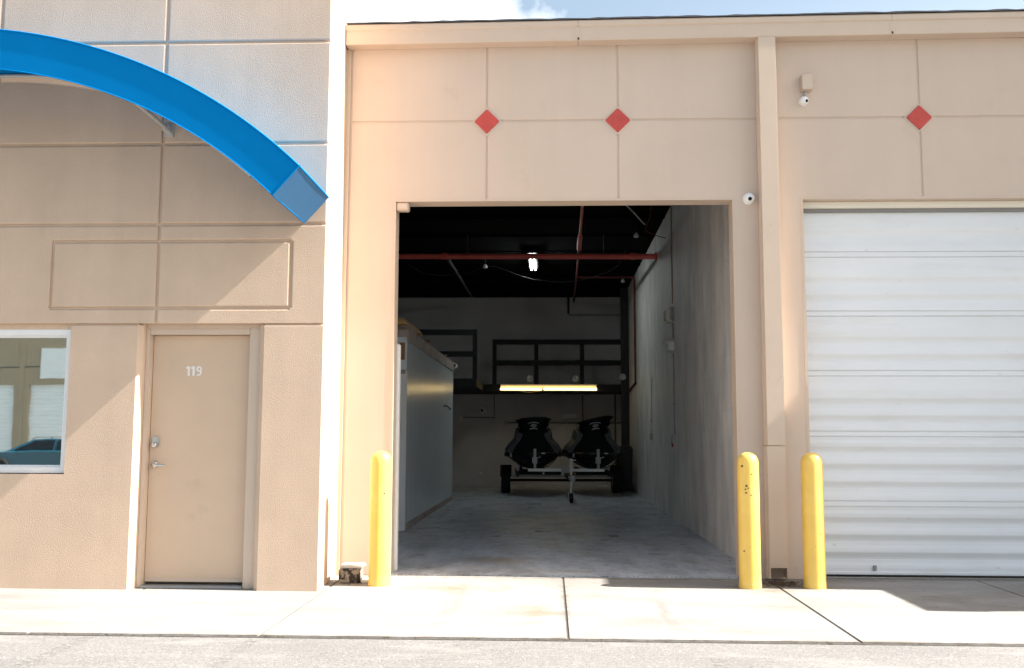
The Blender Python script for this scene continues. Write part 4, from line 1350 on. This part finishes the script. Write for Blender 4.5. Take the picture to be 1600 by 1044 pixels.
def watercraft(label, x, tilt, twist):
    """bow at -y; local origin under the hull"""
    T = Thing('covered_watercraft', label, 'watercraft', (0, 0, 0), 'covered watercraft side by side on the trailer')
    n = 28
    def ring(wd, yf, yb, z, p=2.2, zt=0.0, nose=0.0):
        r = []
        for k in range(n):
            a = 2 * math.pi * k / n
            cx, sy = math.cos(a), math.sin(a)
            ex = abs(cx) ** (2 / p) * (1 if cx > 0 else -1)
            ey = abs(sy) ** (2 / p) * (1 if sy > 0 else -1)
            r.append((wd * ex, (yf + yb) / 2 + (yb - yf) / 2 * ey, z + zt * ex))
        return r
    hull = MB()
    hull.loft([ring(0.10, -1.40, 1.35, 0.565), ring(0.30, -1.60, 1.40, 0.64), ring(0.46, -1.72, 1.42, 0.74), ring(0.56, -1.78, 1.44, 0.82), ring(0.58, -1.80, 1.45, 0.90), ring(0.50, -1.75, 1.42, 0.95)])
    T.part('hull', hull, m_hull)
    bump = MB()
    for s in (-1, 1):
        bump.cbox(s * 0.60 - 0.05, s * 0.60 + 0.05, -0.7, 1.2, 0.84, 0.93, 0.02)
    T.part('rub_rail', bump, m_rubber)
    for s in (-1, 1):
        sp = MB()
        pr = [(0.44, 0.90), (0.625, 0.93), (0.64, 1.0), (0.58, 1.10), (0.44, 1.25), (0.40, 1.45), (0.36, 1.50), (0.24, 1.42), (0.24, 0.95)]
        sp.loft([[(s * a * k, yy, 0.9 + (b - 0.9) * h) for a, b in pr] for yy, k, h in ((-0.85, 0.90, 0.80), (-0.60, 1.0, 1.0), (0.1, 1.0, 0.95), (0.9, 0.95, 0.6))], smooth=False)
        T.part('side_panel', sp, m_greypanel)
    cv = MB()
    rows = [(0.45, -1.81, 1.2, 0.80), (0.485, -1.76, 1.2, 0.90), (0.475, -1.62, 1.2, 1.00), (0.43, -1.42, 1.15, 1.10), (0.355, -1.22, 1.0, 1.21), (0.295, -1.08, 0.3, 1.31), (0.275, -1.0, -0.1, 1.38),
            (0.30, -0.97, -0.2, 1.47), (0.36, -0.97, -0.3, 1.545), (0.335, -0.96, -0.32, 1.57), (0.35, -0.965, -0.32, 1.61), (0.405, -0.99, -0.34, 1.655), (0.40, -0.98, -0.34, 1.675), (0.27, -0.90, -0.42, 1.715), (0.05, -0.72, -0.55, 1.725)]
    rg = []
    for wd, yf, yb, z in rows:
        t = max(0.0, (z - 1.35) / 0.35)
        rg.append([(px + twist * t * 0.06, py, pz) for px, py, pz in ring(wd, yf, yb, z, 2.4, tilt * t * wd)])
    cv.loft(rg)
    cover = T.part('cover', cv, m_cover)
    lg = MB()
    def strip(pts, h):
        v = []
        for q in pts:
            v += [(q[0], q[1], q[2] - h), (q[0], q[1], q[2] + h)]
        m2 = len(pts)
        vb = [(a, b + 0.004, c) for a, b, c in v]
        lg.add(v + vb, [(2 * i, 2 * i + 2, 2 * i + 3, 2 * i + 1) for i in range(m2 - 1)] + [(2 * m2 + 2 * i, 2 * m2 + 2 * i + 1, 2 * m2 + 2 * i + 3, 2 * m2 + 2 * i + 2) for i in range(m2 - 1)])
    ox = twist * 0.03
    def lz(u, z):
        return z + tilt * 0.6 * u
    yl = -1.012
    strip([(ox + u, yl - 0.004 + 0.25 * u * u, lz(u, 1.602 - 1.2 * (u - 0.01) ** 2 * (1 if u < 0 else 2.2))) for u in (-0.13, -0.09, -0.04, 0.0, 0.04, 0.08, 0.115)], 0.009)
    strip([(ox + u, yl + 0.004 + 0.25 * u * u, lz(u, 1.468 - 1.6 * u * u)) for u in (-0.085, -0.05, -0.02, 0.02, 0.05, 0.085)], 0.013)
    for r_, hh in ((0.06, 0.006), (0.03, 0.006)):
        strip([(ox + r_ * math.cos(q * math.pi / 8), yl, lz(r_ * math.cos(q * math.pi / 8), 1.532 + 0.55 * r_ * math.sin(q * math.pi / 8))) for q in range(17)], hh)
    strip([(ox - 0.075, yl, lz(-0.07, 1.53)), (ox - 0.02, yl, lz(-0.02, 1.534))], 0.006)
    strip([(ox + 0.02, yl, lz(0.02, 1.534)), (ox + 0.075, yl, lz(0.07, 1.53))], 0.006)
    T.part('printed_logo', lg, m_print, cover)
    T.part('tag', MB().cbox(0.14, 0.22, -1.86, -1.80, 0.925, 0.945, 0.004), m_logo, cover)
    for s in (-1, 1):
        st = MB().tube([(s * 0.46, -1.5, 0.80), (s * 0.30, -1.7, 0.66), (s * 0.12, -1.84, 0.63)], 0.010, 6)
        T.part('tie_strap', st, m_black)
    T.part('reflector', MB().cbox(-0.52, -0.49, -1.66, -1.60, 0.84, 0.93, 0.006), m_greymetal)
    c, s = math.cos(ang), math.sin(ang)
    T.o.location = (0.235 + x * c, 13.45 + x * s, 0.005)
    rotp(T.o)
    return T.o
watercraft('left watercraft under a black cover with level brim, nearer the storage room', -0.66, 0.06, 0.0)
watercraft('right watercraft under a black cover with tilted brim, nearer the block wall', 0.68, 0.20, 1.0)

# ------------------------------------------------------------------ across the lot (seen in the window)
OY = -36.5
T = Thing('opposite_building', 'drab tan warehouse with white roll-up doors mirrored in the storefront window', 'building', (-22, OY, 0))
ow = MB()
gaps = []
x = -24.35
dw, gp = 3.25, 0.70
doors = [(-24.35 + gp / 2 + i * (dw + gp) - gp / 2 + 0.35 - 0.35, 0) for i in range(0)]
ds_ = []
x0 = -24.0
for i in range(-5, 10):
    a = x0 + i * (dw + gp)
    ds_.append((a, a + dw))
xa, xb = ds_[0][0] - gp, ds_[-1][1] + gp
ow.box(xa, xb, OY - 6, OY, 3.58, 5.9)
prev = xa
for a, b in ds_ + [(xb, xb)]:
    ow.box(prev, a, OY - 6, OY, 0, 3.58)
    prev = b
ow.box(xa, xb, OY - 6, OY - 0.5, 0, 3.58)
T.part('wall', ow, m_oppwall)
rl = MB()
for i, (a, b) in enumerate(ds_):
    pr = []
    z = 3.58
    while z > 0.05:
        pr += [(OY - 0.14, z), (OY - 0.14, z - 0.12), (OY - 0.165, z - 0.13), (OY - 0.16, z - 0.17)]
        z -= 0.18
    d = T.part('roll_up_door', MB().extrude_x(pr, a, b), m_whitedoor)
tr_ = MB()
for a, b in ds_:
    tr_.box(b + gp / 2 - 0.12, b + gp / 2 + 0.12, OY + 0.001, OY + 0.03, 0, 5.6)
T.part('downspout', tr_, m_oppwall)
T.part('reveal_strip', MB().box(xa, xb, OY + 0.001, OY + 0.012, 4.36, 4.40), m_greypanel)
T.part('pale_panel', MB().cbox(ds_[5][0] + 0.5, ds_[5][1] - 0.1, OY + 0.002, OY + 0.06, 3.85, 5.25, 0.01), m_whitedoor)  # plain pale panel on the wall above a door

T = Thing('parked_car', 'blue estate car with roof rails mirrored in the storefront window', 'car', (-15.3, -22.4, 0))
def carx(v):
    return [(-15.3 + p[0], -22.4 + p[1], p[2] * 0.9) for p in v]
body = MB()
prof = [(-2.2, 0.30), (-2.25, 0.55), (-2.15, 0.78), (-1.2, 0.88), (1.9, 0.90), (2.15, 0.80), (2.2, 0.45), (2.1, 0.28)]
secs_ = []
for y, k, dz in ((-0.86, 0.97, -0.03), (-0.80, 1.0, 0.0), (0.80, 1.0, 0.0), (0.86, 0.97, -0.03)):
    secs_.append(carx([(px * k, y, pz + dz * (1 if pz > 0.5 else -1)) for px, pz in prof]))
body.loft(secs_, smooth=False)
cb_ = T.part('body', body, m_carpaint)
cab = MB()
profc = [(-1.25, 0.87), (-0.45, 1.28), (1.45, 1.29), (1.95, 0.89)]
cab.loft([carx([(px * 0.99, y * (0.80 if pz < 1 else 0.64), pz) for px, pz in profc]) for y in (-1, 1)], smooth=False)
T.part('cabin', cab, m_carpaint)
gl = MB()
for s in (-1, 1):
    for xa_, xb_, xc_, xd_ in ((-0.95, -0.35, 0.28, 0.28), (0.36, 0.36, 1.35, 1.68)):
        y0, y1 = s * 0.79, s * 0.665
        q = [(xa_, y0, 0.92), (xb_, y1, 1.24), (xc_, y1, 1.24), (xd_, y0, 0.92)]
        gl.loft([carx([(a, b + s * 0.012, c) for a, b, c in q]), carx([(a, b - s * 0.01, c) for a, b, c in q])], smooth=False)
T.part('side_window', gl, m_carglass)
for sx in (-1.35, 1.35):
    for s in (-1, 1):
        tw = MB().lathe([(0.0, -0.09), (0.20, -0.10), (0.30, -0.09), (0.31, 0.0), (0.30, 0.09), (0.20, 0.10), (0, 0.09)], (-15.3 + sx, -22.4 + s * 0.80, 0.31), 'y', 24)
        T.part('wheel', tw, m_rubber)
for s in (-1, 1):
    rr = MB()
    rr.tube(carx([(-0.5, s * 0.58, 1.29), (-0.4, s * 0.58, 1.35), (1.3, s * 0.58, 1.36), (1.4, s * 0.58, 1.30)]), 0.018, 8)
    T.part('roof_rail', rr, m_greymetal)
rr = MB()
for sx in (-0.1, 0.95):
    rr.tube(carx([(sx, -0.58, 1.36), (sx, 0.58, 1.36)]), 0.016, 8)
T.part('cross_bar', rr, m_greymetal)
